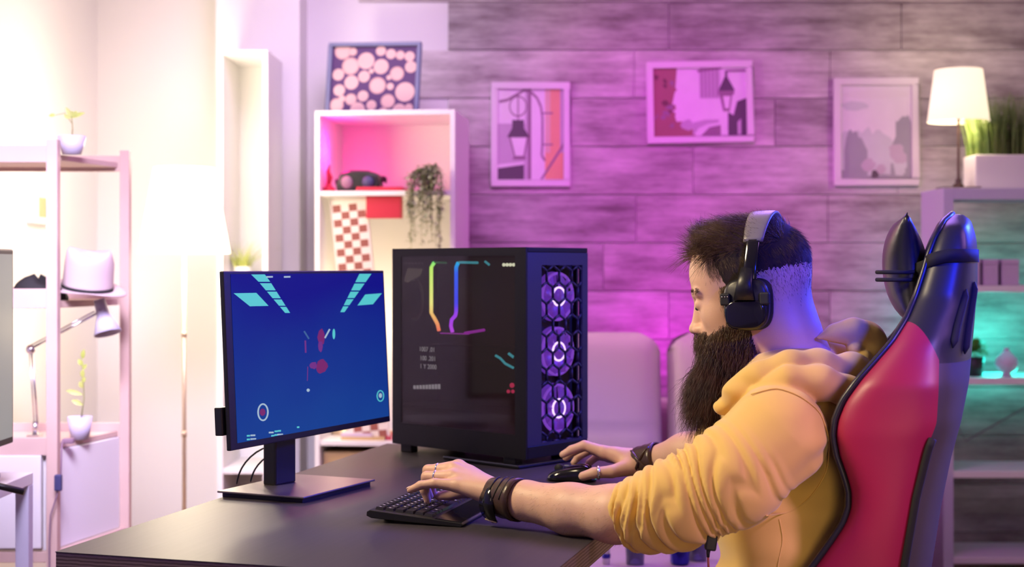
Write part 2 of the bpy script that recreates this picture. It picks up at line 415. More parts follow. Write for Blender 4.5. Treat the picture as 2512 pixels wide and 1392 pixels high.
# ------------------------------------------------------------------ framed prints on the plank wall
def framed(name, label, px0, px1, py0, py1, border, art, rz=0.0, fmat='print_white', Y=YB-0.014, tilt=0.0):
    x0, x1 = (px0-CX)/F*Y, (px1-CX)/F*Y; z0, z1 = CAMZ-(py1-HY)/F*Y, CAMZ-(py0-HY)/F*Y
    w_, h_ = x1-x0, z1-z0; bw = border/F*Y
    t = thing(name, label, 'picture', ((x0+x1)/2, Y, z0))
    t.rotation_euler = (tilt, rz, 0)
    f = MB(); d = 0.02
    f.bx(-w_/2, w_/2, -d, 0, 0, bw); f.bx(-w_/2, w_/2, -d, 0, h_-bw, h_)
    f.bx(-w_/2, -w_/2+bw, -d, 0, bw, h_-bw); f.bx(w_/2-bw, w_/2, -d, 0, bw, h_-bw)
    f.build('frame', fmat, t, bevel=0.002)
    a = MB(); mats = []
    iw, ih = w_-2*bw, h_-2*bw; cnt = [0]
    def put(pts, m):      # pts in 0..1, origin lower left
        if m not in mats: mats.append(m)
        a.cur = mats.index(m); cnt[0] += 1; y = -0.006-cnt[0]*0.00004
        pp = [(-iw/2+min(max(u, 0), 1)*iw, y, bw+min(max(v, 0), 1)*ih) for u, v in pts]
        a._add(pp, [tuple(range(len(pp)))])
    art(put); a.build('print', mats, t, fixn=False)
    return t
def rect(u0, v0, u1, v1): return [(u0, v0), (u1, v0), (u1, v1), (u0, v1)]
def blob(cu, cv, ru, rv, n=14, jit=0.0, r=rnd): return [(cu+ru*(1+r.uniform(-jit, jit))*math.cos(2*math.pi*i/n), cv+rv*(1+r.uniform(-jit, jit))*math.sin(2*math.pi*i/n)) for i in range(n)]
def stroke(p, w): 
    out = []
    for i, (u, v) in enumerate(p):
        a, b = p[max(i-1, 0)], p[min(i+1, len(p)-1)]; dx, dy = b[0]-a[0], b[1]-a[1]; L = math.hypot(dx, dy) or 1
        out.append((u-dy/L*w, v+dx/L*w))
    for i in range(len(p)-1, -1, -1):
        u, v = p[i]; a, b = p[max(i-1, 0)], p[min(i+1, len(p)-1)]; dx, dy = b[0]-a[0], b[1]-a[1]; L = math.hypot(dx, dy) or 1
        out.append((u+dy/L*w, v-dx/L*w))
    return out
def strokes(put, p, w, m):
    for i in range(len(p)-1): put(stroke([p[i], p[i+1]], w), m)
def art_lantern(put):
    put(rect(0, 0, 1, 1), 'ink_mauve'); put(rect(0, .62, .42, 1), 'ink_pale'); put(rect(0.06, .66, .20, .98), 'print_white')
    put(rect(.72, 0, 1, 1), 'ink_orange'); put(rect(.72, .30, .80, 1), 'ink_tan'); put(rect(.95, .3, 1, 1), 'ink_mauve')
    put(rect(.50, 0, .72, 1), 'ink_pale'); put(rect(.46, 0, .51, 1), 'ink_plum')
    put([(0, 0), (.40, 0), (.40, .17), (0, .13)], 'ink_dark'); put([(0, .13), (.4, .17), (.4, .2), (0, .17)], 'ink_pale')
    put([(.64, 0), (.68, 0), (1, .36), (1, .41)], 'ink_plum')
    arc = [(0.02, .86), (.15, .88), (.27, .93), (.40, .985), (.50, .97), (.60, .90), (.66, .80), (.68, .68), (.68, .4), (.67, .27), (.72, .21)]
    strokes(put, arc, .016, 'ink_plum'); put(rect(.68, .725, .84, .742), 'ink_plum'); put(rect(.68, .38, .84, .397), 'ink_plum')
    ring = [(.31+.13*math.cos(t/14*2*math.pi), .81+.11*math.sin(t/14*2*math.pi)) for t in range(15)]; strokes(put, ring, .009, 'ink_plum')
    put(rect(.30, .66, .32, .95), 'ink_plum'); put([(.22, .56), (.40, .56), (.40, .66), (.22, .66)], 'ink_dark')
    put([(.14, .47), (.49, .47), (.40, .57), (.22, .57)], 'ink_dark'); put([(.17, .47), (.47, .47), (.41, .25), (.25, .25)], 'ink_plum')
    put([(.20, .465), (.44, .465), (.39, .265), (.27, .265)], 'ink_pale'); put(rect(.23, .225, .43, .25), 'ink_plum')
def art_alley(put):
    put(rect(0, 0, 1, 1), 'ink_pale'); r = random.Random(5)
    put([(0, 0), (.24, 0), (.25, .2), (.20, .45), (.24, .7), (.26, 1), (0, 1)], 'ink_brick')
    for i in range(26): put(blob(r.uniform(.0, .22), r.uniform(0, 1), r.uniform(.02, .05), r.uniform(.03, .06), 7, .3, r), r.choice(['ink_brown', 'ink_brick', 'ink_plum']))
    put([(.2, 0), (.45, 0), (.42, .1), (.3, .22), (.22, .22)], 'ink_brick'); put(blob(.36, .17, .07, .08, 10, .2, r), 'ink_mauve')
    put(rect(.50, .55, .72, 1), 'ink_mauve')
    for i in range(5): put(rect(.52+i*.04, .57, .53+i*.04, 1), 'ink_plum')
    put(stroke([(.48, .95), (.74, 1.0)], .02), 'ink_plum')
    put([(.42, 0), (.48, .12), (.58, .18), (.70, .20), (.70, .24), (.55, .24), (.42, .2)], 'ink_mauve'); put([(.5, 0), (.72, 0), (.72, .16), (.6, .13)], 'ink_plum')
    put([(.80, 0), (1, 0), (1, .55), (.9, .5), (.86, .3), (.80, .35)], 'ink_dark'); put([(.9, 0), (.94, 0), (.94, .25), (.9, .2)], 'ink_mauve')
    put([(.70, .66), (.88, .66), (.80, .86), (.77, .86)], 'ink_dark'); put([(.70, .6), (.87, .6), (.87, .66), (.70, .66)], 'ink_plum')
    put([(.715, .6), (.85, .6), (.82, .36), (.75, .36)], 'ink_plum'); put([(.75, .58), (.83, .58), (.81, .40), (.77, .40)], 'ink_pale')
    put(rect(.775, .86, .80, .95), 'ink_dark'); put(rect(.80, .93, 1, .96), 'ink_plum')
def art_forest(put):
    r = random.Random(9); put(rect(0, 0, 1, 1), 'ink_pale'); put(blob(.2, .78, .2, .05, 14, .2, r), 'ink_mist'); put(blob(.5, .9, .5, .05, 14, .1, r), 'print_white')
    put([(0, 0), (0, .47)]+[(i*.05, .50+r.uniform(-.03, .06)) for i in range(1, 13)]+[(.7, .44), (.74, .40), (.74, 0)], 'ink_mist')
    put([(.05, 0), (.05, .30)]+[(.08+i*.03, .50+r.uniform(-.02, .05)-abs(i-3)*.02) for i in range(0, 8)]+[(.38, .3), (.38, 0)], 'ink_grey')
    put([(.70, 0), (.72, .35), (.78, .45), (.78, .62)]+[(.80+i*.04, .62+r.uniform(-.02, .08)) for i in range(5)]+[(1, .6), (1, 0)], 'ink_grey')
    for i in range(14): put(blob(r.uniform(.35, .85), r.uniform(.05, .34), r.uniform(.06, .11), r.uniform(.05, .08), 12, .25, r), r.choice(['ink_mist', 'ink_mauve', 'ink_mist']))
    put([(0, 0), (1, 0), (1, .02), (.6, .05), (.35, .03), (.2, .06), (0, .10)], 'ink_grey')
    put(blob(.48, .05, .06, .05, 9, .3, r), 'ink_dark')
framed('framed_picture', 'white framed street lantern print on planks, beside the bookcase', 1205, 1398, 203, 458, 16, art_lantern)
framed('framed_picture', 'white framed landscape format alley print, the highest on the plank wall', 1588, 1848, 151, 351, 16, art_alley, rz=R(-1.0))
framed('framed_picture', 'white framed misty forest print hanging next to the lit table lamp', 2045, 2252, 192, 456, 17, art_forest, rz=R(-0.3))

# ------------------------------------------------------------------ generic plant helpers
def leaf(mb, base, dirv, L, wd, bend=0.3, up=(0, 0, 1)):
    d = Vector(dirv).normalized(); s = d.cross(Vector(up)); s = s.normalized() if s.length > 1e-3 else Vector((1, 0, 0)); n = s.cross(d)
    rows = []
    for i in range(7):
        t = i/6; ww = wd*math.sin(math.pi*min(t*0.96+.04, 1))**0.8*0.5
        c = Vector(base)+d*L*t - n*(-bend*L*(t-t*t*1.2))
        rows.append([c-s*ww+n*ww*.3, c, c+s*ww+n*ww*.3])
    mb.grid(rows)
def grass_tuft(mb, n, rx, ry, h0, h1, w_, lean, seed=1):
    r = random.Random(seed)
    for i in range(n):
        x, y = r.uniform(-rx, rx), r.uniform(-ry, ry); h = r.uniform(h0, h1)
        lx, ly = r.gauss(0, lean)+x*lean*1.5/max(rx, .01), r.gauss(0, lean); rows = []
        a = r.uniform(0, math.pi)
        for k in range(5):
            t = k/4; ww = w_*(1-t*.9)/2
            c = Vector((x+lx*t*t*h, y+ly*t*t*h, h*t*(1-.12*lean*t)))
            rows.append([c-Vector((math.cos(a)*ww, math.sin(a)*ww, 0)), c+Vector((math.cos(a)*ww, math.sin(a)*ww, 0))])
        mb.grid(rows)
def base_at(px, py, Y): return P(px, py, Y)
# ------------------------------------------------------------------ tall white cabinet by the pilaster
def open_case(name, label, loc, w_, d_, h_, th, shelves, m='white_paint', back=True, rz=0.0, cat='bookcase', bt=0.006):
    t = thing(name, label, cat, loc, rz)      # local: front face y=0, depth to +y, x centred
    for s in (-1, 1):
        MB().bx(min(s*w_/2, s*(w_/2-th)), max(s*w_/2, s*(w_/2-th)), 0, d_, 0, h_).build('side_panel', m, t, bevel=0.0015)
    MB().bx(-w_/2+th, w_/2-th, 0, d_, h_-th, h_).build('top_panel', m, t, bevel=0.0015)
    if back: MB().bx(-w_/2+th, w_/2-th, d_-bt, d_, 0, h_-th).build('back_panel', m, t)
    for z in shelves: MB().bx(-w_/2+th, w_/2-th, 0.004, d_-bt, z-th, z).build('shelf', m, t, bevel=0.0015)
    return t
Yc = 5.42
xc0, xc1 = (534-CX)/F*Yc, (657-CX)/F*Yc; hc = CAMZ-(122-HY)/F*Yc
open_case('tall_cabinet', 'tall narrow open white cabinet between floor lamp and bookcase', ((xc0+xc1)/2, Yc, 0), xc1-xc0, 0.34, hc, 0.02, [0.45, 1.16], cat='cabinet')
g = thing('potted_grass', 'small bright grass pot inside the tall white cabinet', 'plant', P(594, 690, Yc+0.16)-Vector((0, 0, 0)))
g.location.z = 1.16
MB().lathe([(0.028, 0), (0.036, 0.062), (0.033, 0.062), (0.03, 0.05), (0, 0.05)], n=20).build('pot', 'white_paint', g)
mbg = MB(); grass_tuft(mbg, 110, 0.028, 0.028, 0.06, 0.12, 0.004, 0.45, 4)
mbg.M = Matrix(); o = mbg.build('grass', 'leaf_light', g, fixn=False); o.location.z = 0.05

# ------------------------------------------------------------------ left bookcase
Yk = 5.45; bx0, bx1 = (769-CX)/F*Yk, (1118-CX)/F*Yk; bw = bx1-bx0; bh = CAMZ-(270-HY)/F*Yk
BR = R(-5.5)   # turned slightly so its right side shows
zk = lambda py: CAMZ-(py-HY)/F*Yk
shelf_z = [zk(468), zk(1084), 0.30]
bk = open_case('bookcase', 'white open bookcase holding headset, chessboard and trailing plant', ((bx0+bx1)/2, Yk, 0), bw, 0.42, bh, 0.019, shelf_z, rz=BR)
BKM = Matrix.Translation(Vector(((bx0+bx1)/2, Yk, 0))) @ Matrix.Rotation(BR, 4, 'Z')
def bkp(px, z, dy):   # world position on the bookcase: pixel x at front, depth dy behind the front
    return BKM @ Vector(((px-CX)/F*Yk-(bx0+bx1)/2, dy, z))
# framed print of cut logs on top
def art_logs(put):
    put(rect(0, 0, 1, 1), 'log_gap')
    circ = [(.22, .70, .105), (.40, .78, .10), (.58, .69, .09), (.77, .58, .085), (.24, .45, .085), (.385, .54, .07), (.55, .40, .10), (.875, .30, .115),
            (.10, .33, .07), (.245, .19, .07), (.385, .24, .065), (.49, .10, .06), (.68, .16, .085), (.70, .385, .042), (.08, .57, .07), (.12, .93, .10),
            (.57, .93, .06), (.69, .88, .06), (.80, .86, .055), (.91, .84, .06), (.93, .68, .07), (.08, .10, .085), (.33, .03, .09), (.82, .02, .08),
            (.93, .06, .05), (.63, .0, .05), (.47, .62, .03), (.24, .92, .05), (.68, .52, .03), (.14, .20, .04)]
    for i, (u, v, r_) in enumerate(circ):
        put(blob(u, v, r_*.98, r_*1.28, 22), 'log_cut' if i % 3 else 'log_cut_b'); put(blob(u, v, r_*.80, r_*1.05, 18), 'log_cut')
fp = framed('framed_picture', 'blue framed print of stacked cut logs leaning on top of the bookcase', 764, 1000, 88, 270, 9, art_logs, fmat='frame_blue', Y=Yk+0.20)
fp.location = BKM @ Vector((-(bw/2)+0.185, 0.20, bh)); fp.rotation_euler = (R(-6), R(1.2), R(-12))
# VR style goggles
v = thing('goggles', 'dark padded goggles with glossy lenses lying on the bookcase shelf', 'goggles', bkp(866, shelf_z[0], 0.12), BR)
vb = MB(); prof = [(-0.085, 0.0), (-0.088, 0.03), (-0.07, 0.075), (-0.03, 0.085), (0.04, 0.083), (0.078, 0.07), (0.085, 0.04), (0.09, 0.025), (0.07, 0.0), (0.02, 0.004), (0, 0.014), (-0.02, 0.004)]
vb.prism(prof, 0.09, 'y', -0.045); vb.build('shell', 'black_plastic', v, bevel=0.012, seg=3)
for s, c_ in ((-1, 'ink_plum'), (1, 'book_navy')): MB().tube([(s*0.042, -0.040, 0.038), (s*0.042, -0.052, 0.038)], [0.026, 0.022], 20).build('lens', 'lens_red' if s < 0 else 'lens_blue', v) if False else MB().tube([(s*0.042, -0.040, 0.038), (s*0.042, -0.052, 0.038)], [0.026, 0.022], 20).build('lens', c_, v)
sb = MB(); sb.tube([Vector((0.10*math.cos(a), 0.02+0.085*math.sin(a), 0.045+0.012*math.sin(a*2))) for a in [math.pi*i/14 for i in range(15)]], 0.012, 8, flat=(1, .3)); sb.build('strap', 'black_matt', v)
# red figure
rf = thing('figurine', 'small red glossy figurine at the left end of the goggles shelf', 'figurine', bkp(794, shelf_z[0], 0.07), BR)
MB().lathe([(0.024, 0), (0.026, 0.012), (0.012, 0.022), (0.009, 0.035), (0, 0.037)], n=20).build('base', 'red_card', rf)
MB().tube([(0, 0, 0.03), (0.004, 0, 0.055), (-0.002, 0, 0.08), (0.004, 0, 0.105)], [0.008, 0.012, 0.008, 0.003], 12).build('body', 'red_card', rf)
# red board on shelf, hanging over its front edge
rb = thing('board_box', 'flat red board game box lying on the shelf beside the goggles', 'box', bkp(925, shelf_z[0], 0.13), BR)
MB().bx(-0.09, 0.09, -0.09, 0.1, 0, 0.017).build('lid', 'red_card', rb, bevel=0.002)
rb2 = thing('hanging_box', 'red box hanging under the goggles shelf beside the chessboard', 'box', bkp(938, zk(535), 0.03), BR)
MB().bx(-0.07, 0.066, 0, 0.05, 0, shelf_z[0]-0.019-zk(535)).build('box_body', 'red_card', rb2, bevel=0.002)
# chessboard, tall and leaning
cb = thing('chessboard', 'folded brown and cream chessboard standing upright under the shelf', 'chessboard', (0, 0, 0))
c0 = bkp(904, shelf_z[1], 0.05); cb.location = c0; cb.rotation_euler = (0, R(-5.6), BR)
zb_ = shelf_z[0]-shelf_z[1]-0.022; sq = 0.026; nx = 5; nz = 34; cbm = MB()
wcb = 0.146; MB().bx(-wcb/2, wcb/2, 0.0, 0.02, 0.0, zb_).build('board', 'chess_cream', cb, bevel=0.002)
cq = MB()
for i in range(4):
    for j in range(int(zb_/0.0285)):
        if (i+j) % 2: cq.bx(-0.064+i*0.032, -0.032+i*0.032, -0.0008, 0.001, 0.006+j*0.0285, 0.0345+j*0.0285)
cq.build('squares', 'chess_brown', cb)
# trailing plant
tp = thing('trailing_plant', 'trailing plant in a dark pot spilling over the bookcase shelf', 'plant', bkp(1048, shelf_z[0], 0.035), BR)
MB().lathe([(0.022, 0), (0.036, 0.055), (0.032, 0.055), (0.028, 0.045), (0, 0.045)], n=20).build('pot', 'pot_dark', tp)
tl = MB(); tv = MB(); r2 = random.Random(11)
for i in range(34):
    a = r2.uniform(-1, 1); x = a*0.07; drop = r2.uniform(0.03, 0.24)*(0.5+0.5*abs(a)+.2); y0 = -0.05-r2.uniform(0, .03)
    pts = [Vector((a*0.015, 0, 0.05)), Vector((x*.6, y0*.6, 0.085+r2.uniform(-.02, .015))), Vector((x, y0, 0.05)), Vector((x+r2.uniform(-.008, .008), y0-.004, -drop*.4)), Vector((x+r2.uniform(-.012, .012), y0, -drop))]
    tv.tube(pts, 0.0009, 4)
    for s_ in range(len(pts)-1):
        nn = 5 if s_ < 2 else 8
        for q in range(nn):
            t_ = (q+r2.random())/nn; c = pts[s_].lerp(pts[s_+1], t_)
            leaf(tl, c, (r2.uniform(-1, 1), r2.uniform(-1, .2), r2.uniform(-.8, .5)), r2.uniform(.014, .024), r2.uniform(.009, .014))
tv.build('stems', 'stem', tp); tl.build('leaves', 'leaf_trail', tp, fixn=False)
# small lamp inside the bookcase under the goggles shelf, things on the low shelf
gl = thing('globe_lamp', 'small lit globe lamp on the bookcase shelf behind the monitor', 'lamp', bkp(812, shelf_z[1], 0.22), BR)
MB().lathe([(0.05, 0), (0.05, 0.012), (0.02, 0.02), (0.018, 0.40), (0, 0.40)], n=20).build('base', 'brass', gl)
mat('globe_glow', (0.9, 0.85, 0.75), 0.6, emit=(1.0, 0.85, 0.58), estr=6.0)
MB().ell((0, 0, 0.445), (0.05, 0.05, 0.05)).build('globe', 'globe_glow', gl)
light('globe_lamp_light', 'POINT', BKM @ Vector((-0.21+0.03, 0.13, shelf_z[1]+0.44)), (1.0, 0.80, 0.50), 4.5, 0.04)
light('bookcase_pink', 'POINT', BKM @ Vector((-0.205, 0.10, shelf_z[0]+0.16)), (1.0, 0.01, 0.30), 2.2, 0.03)
def book(name, label, loc, size, m, rz=BR, group=None):
    t = thing(name, label, 'book', loc, rz, group)
    w1, d1, h1 = size
    MB().bx(-w1/2, w1/2, 0, d1, 0, 0.0022).bx(-w1/2, w1/2, 0, d1, h1-0.0022, h1).bx(-w1/2, w1/2, 0, 0.002, 0.0022, h1-0.0022).build('cover', m, t)
    MB().bx(-w1/2+0.003, w1/2-0.003, 0.002, d1-0.004, 0.0022, h1-0.0022).build('pages', 'book_cream', t); return t
s1 = shelf_z[1]
book('book', 'tan book at the bottom of the low pile in the bookcase', bkp(885, s1, 0.03), (0.17, 0.22, 0.013), 'book_tan')
book('book', 'mauve book on top of the tan one in the bookcase', bkp(868, s1+0.013, 0.035), (0.12, 0.2, 0.012), 'book_lilac')
book('book', 'red book near the middle of the low bookcase shelf', bkp(958, s1, 0.04), (0.055, 0.2, 0.016), 'book_red')
book('book', 'cream book beside the tower in the low bookcase shelf', bkp(1000, s1, 0.03), (0.13, 0.2, 0.018), 'book_cream')
bb = thing('storage_box', 'tan cardboard box on the lowest bookcase shelf', 'box', bkp(900, shelf_z[2], 0.04), BR)
MB().bx(-0.18, 0.2, 0, 0.3, 0, shelf_z[1]-0.019-shelf_z[2]-0.03).build('box_body', 'book_tan', bb, bevel=0.004)

# ------------------------------------------------------------------ floor lamp
Yl = 5.0
fl = thing('floor_lamp', 'slim floor lamp with a glowing white cone shade by the wall', 'lamp', ((452-CX)/F*Yl, Yl, 0))
zl = lambda py: CAMZ-(py-HY)/F*Yl
MB().lathe([(0.13, 0), (0.13, 0.018), (0.02, 0.03), (0, 0.03)], n=32).build('base', 'brass', fl)
MB().cyl((0, 0, 0.03), (0, 0, zl(560)), 0.007).build('pole', 'brass', fl)
for z in (zl(820), zl(1065)): MB().cyl((0, 0, z-0.01), (0, 0, z+0.01), 0.009).build('collar', 'brass', fl)
MB().lathe([(0.160, zl(622)), (0.105, zl(412)), (0.103, zl(412)), (0.158, zl(622))], n=40, closed=True).build('lamp_shade', 'lampshade_hot', fl)
MB().lathe([(0.012, zl(560)), (0.022, zl(540)), (0.028, zl(515)), (0.018, zl(490)), (0, zl(485))], n=20).build('bulb', 'globe_glow', fl)
light('floor_lamp_light', 'POINT', ((452-CX)/F*Yl, Yl-0.0, zl(400)+0.05), (1.0, 0.86, 0.62), 30, 0.12)
light('floor_lamp_down', 'POINT', ((452-CX)/F*Yl, Yl-0.0, zl(622)-0.05), (1.0, 0.84, 0.60), 18, 0.12)

# ------------------------------------------------------------------ wooden shelf unit on the left
SA = Vector((-1.29, 4.0, 0)); SB = Vector((-1.19, 4.38, 0)); wdir = Vector((-1, 0.0, 0)); WS = 0.42
sdir = (SB-SA).normalized(); sd = (SB-SA).length
zs = lambda py, Y=4.0: CAMZ-(py-HY)/F*Y
su = thing('shelf_unit', 'pale wooden shelf unit with square posts against the left wall', 'shelf', SA)
ang = math.atan2(sdir.y, sdir.x)
def post(p, wd, top): 
    return MB().box((p.x, p.y, top/2), (wd, wd, top), rotm('Z', 0)).build('post', 'shelf_wood', su, bevel=0.0015)
ptop = zs(343)
post(Vector((0, 0, 0)), 0.031, ptop); post(SB-SA, 0.029, ptop); post(wdir*WS, 0.031, ptop); post(SB-SA+wdir*WS, 0.029, ptop)
def rail(a, b, z0, z1, th=0.018, nm='rail', m='shelf_wood'):
    d = (b-a); L = d.length; c = (a+b)/2
    return MB().box((c.x, c.y, (z0+z1)/2), (L, th, z1-z0), rotm('Z', math.degrees(math.atan2(d.y, d.x)))).build(nm, m, su, bevel=0.0015)
O = Vector((0, 0, 0)); BKV = SB-SA
for (pa, pb) in ((357, 399), (709, 757), (1074, 1117)):
    rail(O, wdir*WS, zs(pb), zs(pa)); rail(BKV, BKV+wdir*WS, zs(pb), zs(pa))
    rail(wdir*WS, BKV+wdir*WS, zs(pb), zs(pa))
def board(z0, z1, m='shelf_wood', nm='shelf_board', s0=0.02, s1=0.98, in_=0.02):
    a = O+sdir*sd*s0+wdir*in_; b = O+sdir*sd*s1+wdir*in_; c = b+wdir*(WS-2*in_); d = a+wdir*(WS-2*in_)
    q = MB(); q.prism([(p.x, p.y) for p in (a, b, c, d)], z1-z0, 'z', z0); return q.build(nm, m, su, bevel=0.001)
board(zs(740)-0.02, zs(740)+0.0, s0=0.0); board(zs(375)-0.016, zs(375)); 
zc_ = zs(1095); board(zc_-0.016, zc_)
# white closed cabinet between the posts
wc = thing('storage_cabinet', 'white closed cabinet under the pale wooden shelf unit', 'cabinet', SA+Vector((0, 0, 0)))
a = O+sdir*0.012+wdir*0.012; b = O+sdir*(sd-0.012)+wdir*0.012; c = b+wdir*(WS-.03); d = a+wdir*(WS-.03)
MB().prism([(p.x, p.y) for p in (a, b, c, d)], zc_-0.018-0.42, 'z', 0.42).build('body', 'white_paint', wc, bevel=0.002)
MB().bx(-WS+.03, -0.03, -0.016, 0.01, 0.43, zc_-0.025).build('door', 'white_paint', wc, bevel=0.003)
rail(O, BKV, 0.39, 0.42); rail(O, wdir*WS, 0.39, 0.42)
# hats
def sloc(px, py, Y): p = P(px, py, Y); return p
ht = thing('fedora_hat', 'pale felt hat with a thin black band on the wooden shelf', 'hat', (0, 0, 0)); hY = 4.16
hp = P(214, 724, hY); ht.location = (hp.x, hY, zs(740)+0.028); ht.rotation_euler = (R(13), R(5), 0.3)
br = []
for i in range(5):
    rr = 0.062+i*0.0105; ring = []
    for k in range(40):
        aa = 2*math.pi*k/40; ring.append(Vector((rr*math.cos(aa)*1.08, rr*math.sin(aa), 0.006+0.010*(i/4)**2*(abs(math.sin(aa))**2)-0.006*(i/4)*abs(math.cos(aa)))))
    br.append(ring)
MB().grid(br, close_u=True).build('brim', 'felt', ht, solid=0.003)
cr = []
for z, s_ in ((0.004, 1.0), (0.02, 1.0), (0.05, .98), (0.08, .965), (0.098, .93), (0.108, .85), (0.106, .7), (0.098, .4), (0.095, .05)):
    ring = []
    for k in range(40):
        aa = 2*math.pi*k/40; pinch = 0.0 if z < .09 else 0.10*max(0, math.cos(aa))**4
        ring.append(Vector((0.072*s_*math.cos(aa)*(1-pinch), 0.062*s_*math.sin(aa), z*1.08+(0.008*math.cos(2*aa) if z > .09 else 0))))
    cr.append(ring)
MB().grid(cr, close_u=True, caps=True).build('crown', 'felt', ht)
MB().grid([[Vector((0.0735*math.cos(2*math.pi*k/40), 0.0635*math.sin(2*math.pi*k/40), z)) for k in range(40)] for z in (0.007, 0.016)], close_u=True).build('hat_band', 'black_matt', ht, solid=0.0015)
h2 = thing('black_cap', 'crumpled black cap behind the post left of the pale hat', 'cap', (P(92, 712, 4.1).x, 4.1, zs(740)+0.001))
cm = []
for i in range(9):
    t_ = i/8; ring = []
    for k in range(20):
        aa = 2*math.pi*k/20; r_ = 0.075*math.sqrt(max(1-t_**1.6, 0.02))*(1+.14*math.sin(3*aa+t_*4)+.08*math.sin(7*aa))
        ring.append(Vector((r_*math.cos(aa)*1.0, r_*math.sin(aa)*.7, 0.064*t_*(1+.2*math.sin(2*aa)))))
    cm.append(ring)
MB().grid(cm, close_u=True, caps=True).build('crown', 'black_matt', h2)
MB().ell((-0.02, -0.045, 0.008), (0.06, 0.045, 0.006)).build('peak', 'black_matt', h2)
# sprout pot on top
def sprout(name, label, loc, r0, r1, h, style):
    t = thing(name, label, 'plant', loc)
    MB().lathe([(r0, 0), (r1, h), (r1-.003, h), (r1-.006, h-.008), (0, h-.008)], n=28).build('pot', 'pot_lilac', t)
    MB().lathe([(r1-.006, h-.006), (0, h-.005)], n=20).build('soil', 'soil', t)
    return t
sp = sprout('potted_seedling', 'small lilac pot with a seedling on top of the shelf unit', (P(154, 388, 3.99).x+.004, 4.06, zs(375)), 0.027, 0.040, 0.052, 0)
sm_ = MB(); sm_.tube([(0, 0, .045), (.002, 0, .075), (-.001, 0, .11)], .0016, 6); sm_.tube([(-.001, 0, .09), (-.02, 0, .118), (-.045, -.005, .112)], .001, 5); sm_.build('stem', 'stem', sp)
lf = MB()
for dx, dz, L, b_ in ((1, .35, .042, .2), (.7, .8, .025, .1), (-.5, .9, .034, .1), (-1, .2, .022, .1), (.1, 1, .02, 0)): leaf(lf, (0, 0, .105), (dx, -.15, dz), L, .014, b_, up=(0, -1, .3))
leaf(lf, (-.045, -.005, .112), (-1, 0, -.1), .02, .011, .1, up=(0, -1, .3)); leaf(lf, (-.022, 0, .116), (.6, 0, -.6), .022, .009, .1, up=(0, -1, .3))
lf.build('leaves', 'leaf_light', sp, fixn=False)
s2 = sprout('potted_orchid', 'lilac pot with a tall leafy shoot on the white cabinet', (P(196, 1080, 4.16).x, 4.16, zc_), 0.026, 0.036, 0.066, 1)
st = MB(); st.tube([(.004, 0, .06), (.012, 0, .12), (.010, 0, .19), (.004, 0, .235)], .0018, 6); st.build('stem', 'stem', s2)
lf = MB()
for (z, dx, dz, L) in ((.235, .2, 1, .03), (.215, -.5, .9, .024), (.205, .6, .6, .02), (.18, .1, 1, .026), (.15, -.3, .8, .022), (.13, -1, .3, .05), (.10, -1, .5, .035), (.165, .4, .8, .02)):
    leaf(lf, (.008, 0, z), (dx, -.2, dz), L, .014, .2, up=(0, -1, .3))
lf.build('leaves', 'leaf_light', s2, fixn=False)
# clamp desk lamp
Yd = 4.18
dl = thing('desk_lamp', 'swing arm desk lamp with a lilac cone head on the shelf unit', 'lamp', (P(86, 1084, Yd).x, Yd, zc_))
def dp(px, py): p = P(px, py, Yd)-Vector(dl.location); return Vector((p.x, p.y, p.z))
MB().bx(-.018, .018, -.02, .02, 0, .012).cyl((0, 0, .012), (0, 0, .05), .008).build('clamp', 'steel', dl)
MB().cyl(dp(92, 1040), dp(78, 862), .0035, ).cyl(dp(84, 1040), dp(72, 862), .002).build('lower_arm', 'steel', dl)
MB().cyl(dp(75, 856), dp(236, 770), .0035).cyl(dp(75, 848), dp(232, 764), .002).build('upper_arm', 'steel', dl)
MB().ell(dp(75, 858), (.014, .012, .014)).build('joint', 'steel', dl)
a_, b_, c_ = dp(243, 735), dp(254, 775), dp(272, 815)
dirn = (c_-a_).normalized()
MB().tube([a_, b_, b_+dirn*.004, c_+Vector((-.006, -.01, -.004))], [.015, .019, .021, .040], 28, cap=False).build('lamp_head', 'pot_lilac', dl, solid=.0015)
# adapter and cord hanging at the front post
cd = thing('power_cord', 'cord with a dark inline switch hanging down the front shelf post', 'cord', P(143, 1185, 3.96))
def cp_(px, py): return P(px, py, 3.96)-Vector(cd.location)
MB().tube([cp_(147, 1085)+Vector((0, .02, 0)), cp_(151, 1110), cp_(149, 1165), cp_(143, 1185), cp_(140, 1215), cp_(124, 1265), cp_(121, 1330), cp_(122, 1500), cp_(125, 1700)], .0022, 8).build('cable', 'ink_plum', cd)
MB().box((0, 0, 0), (.020, .016, .046)).build('switch', 'book_navy', cd, bevel=.004)
kk = thing('small_box', 'small dark lilac box beside the pot on the white cabinet', 'box', (P(160, 1090, 4.03).x, 4.06, zc_))
MB().bx(-.016, .016, -.012, .012, 0, .014).build('box_body', 'ink_plum', kk, bevel=.003)
# thermostat on the left wall
th = thing('wall_thermostat', 'white wall thermostat with a greenish display on the left wall', 'thermostat', (XL, 5.22, zs(548, 5.1)))
hh = (548-463)/F*5.1
MB().bx(0, 0.034, -0.10, 0.10, 0, hh).build('housing', 'white_gloss', th, bevel=.004)
MB().bx(0.0335, 0.0355, -0.062, 0.062, hh*.2, hh*.78).build('display', 'lcd', th)
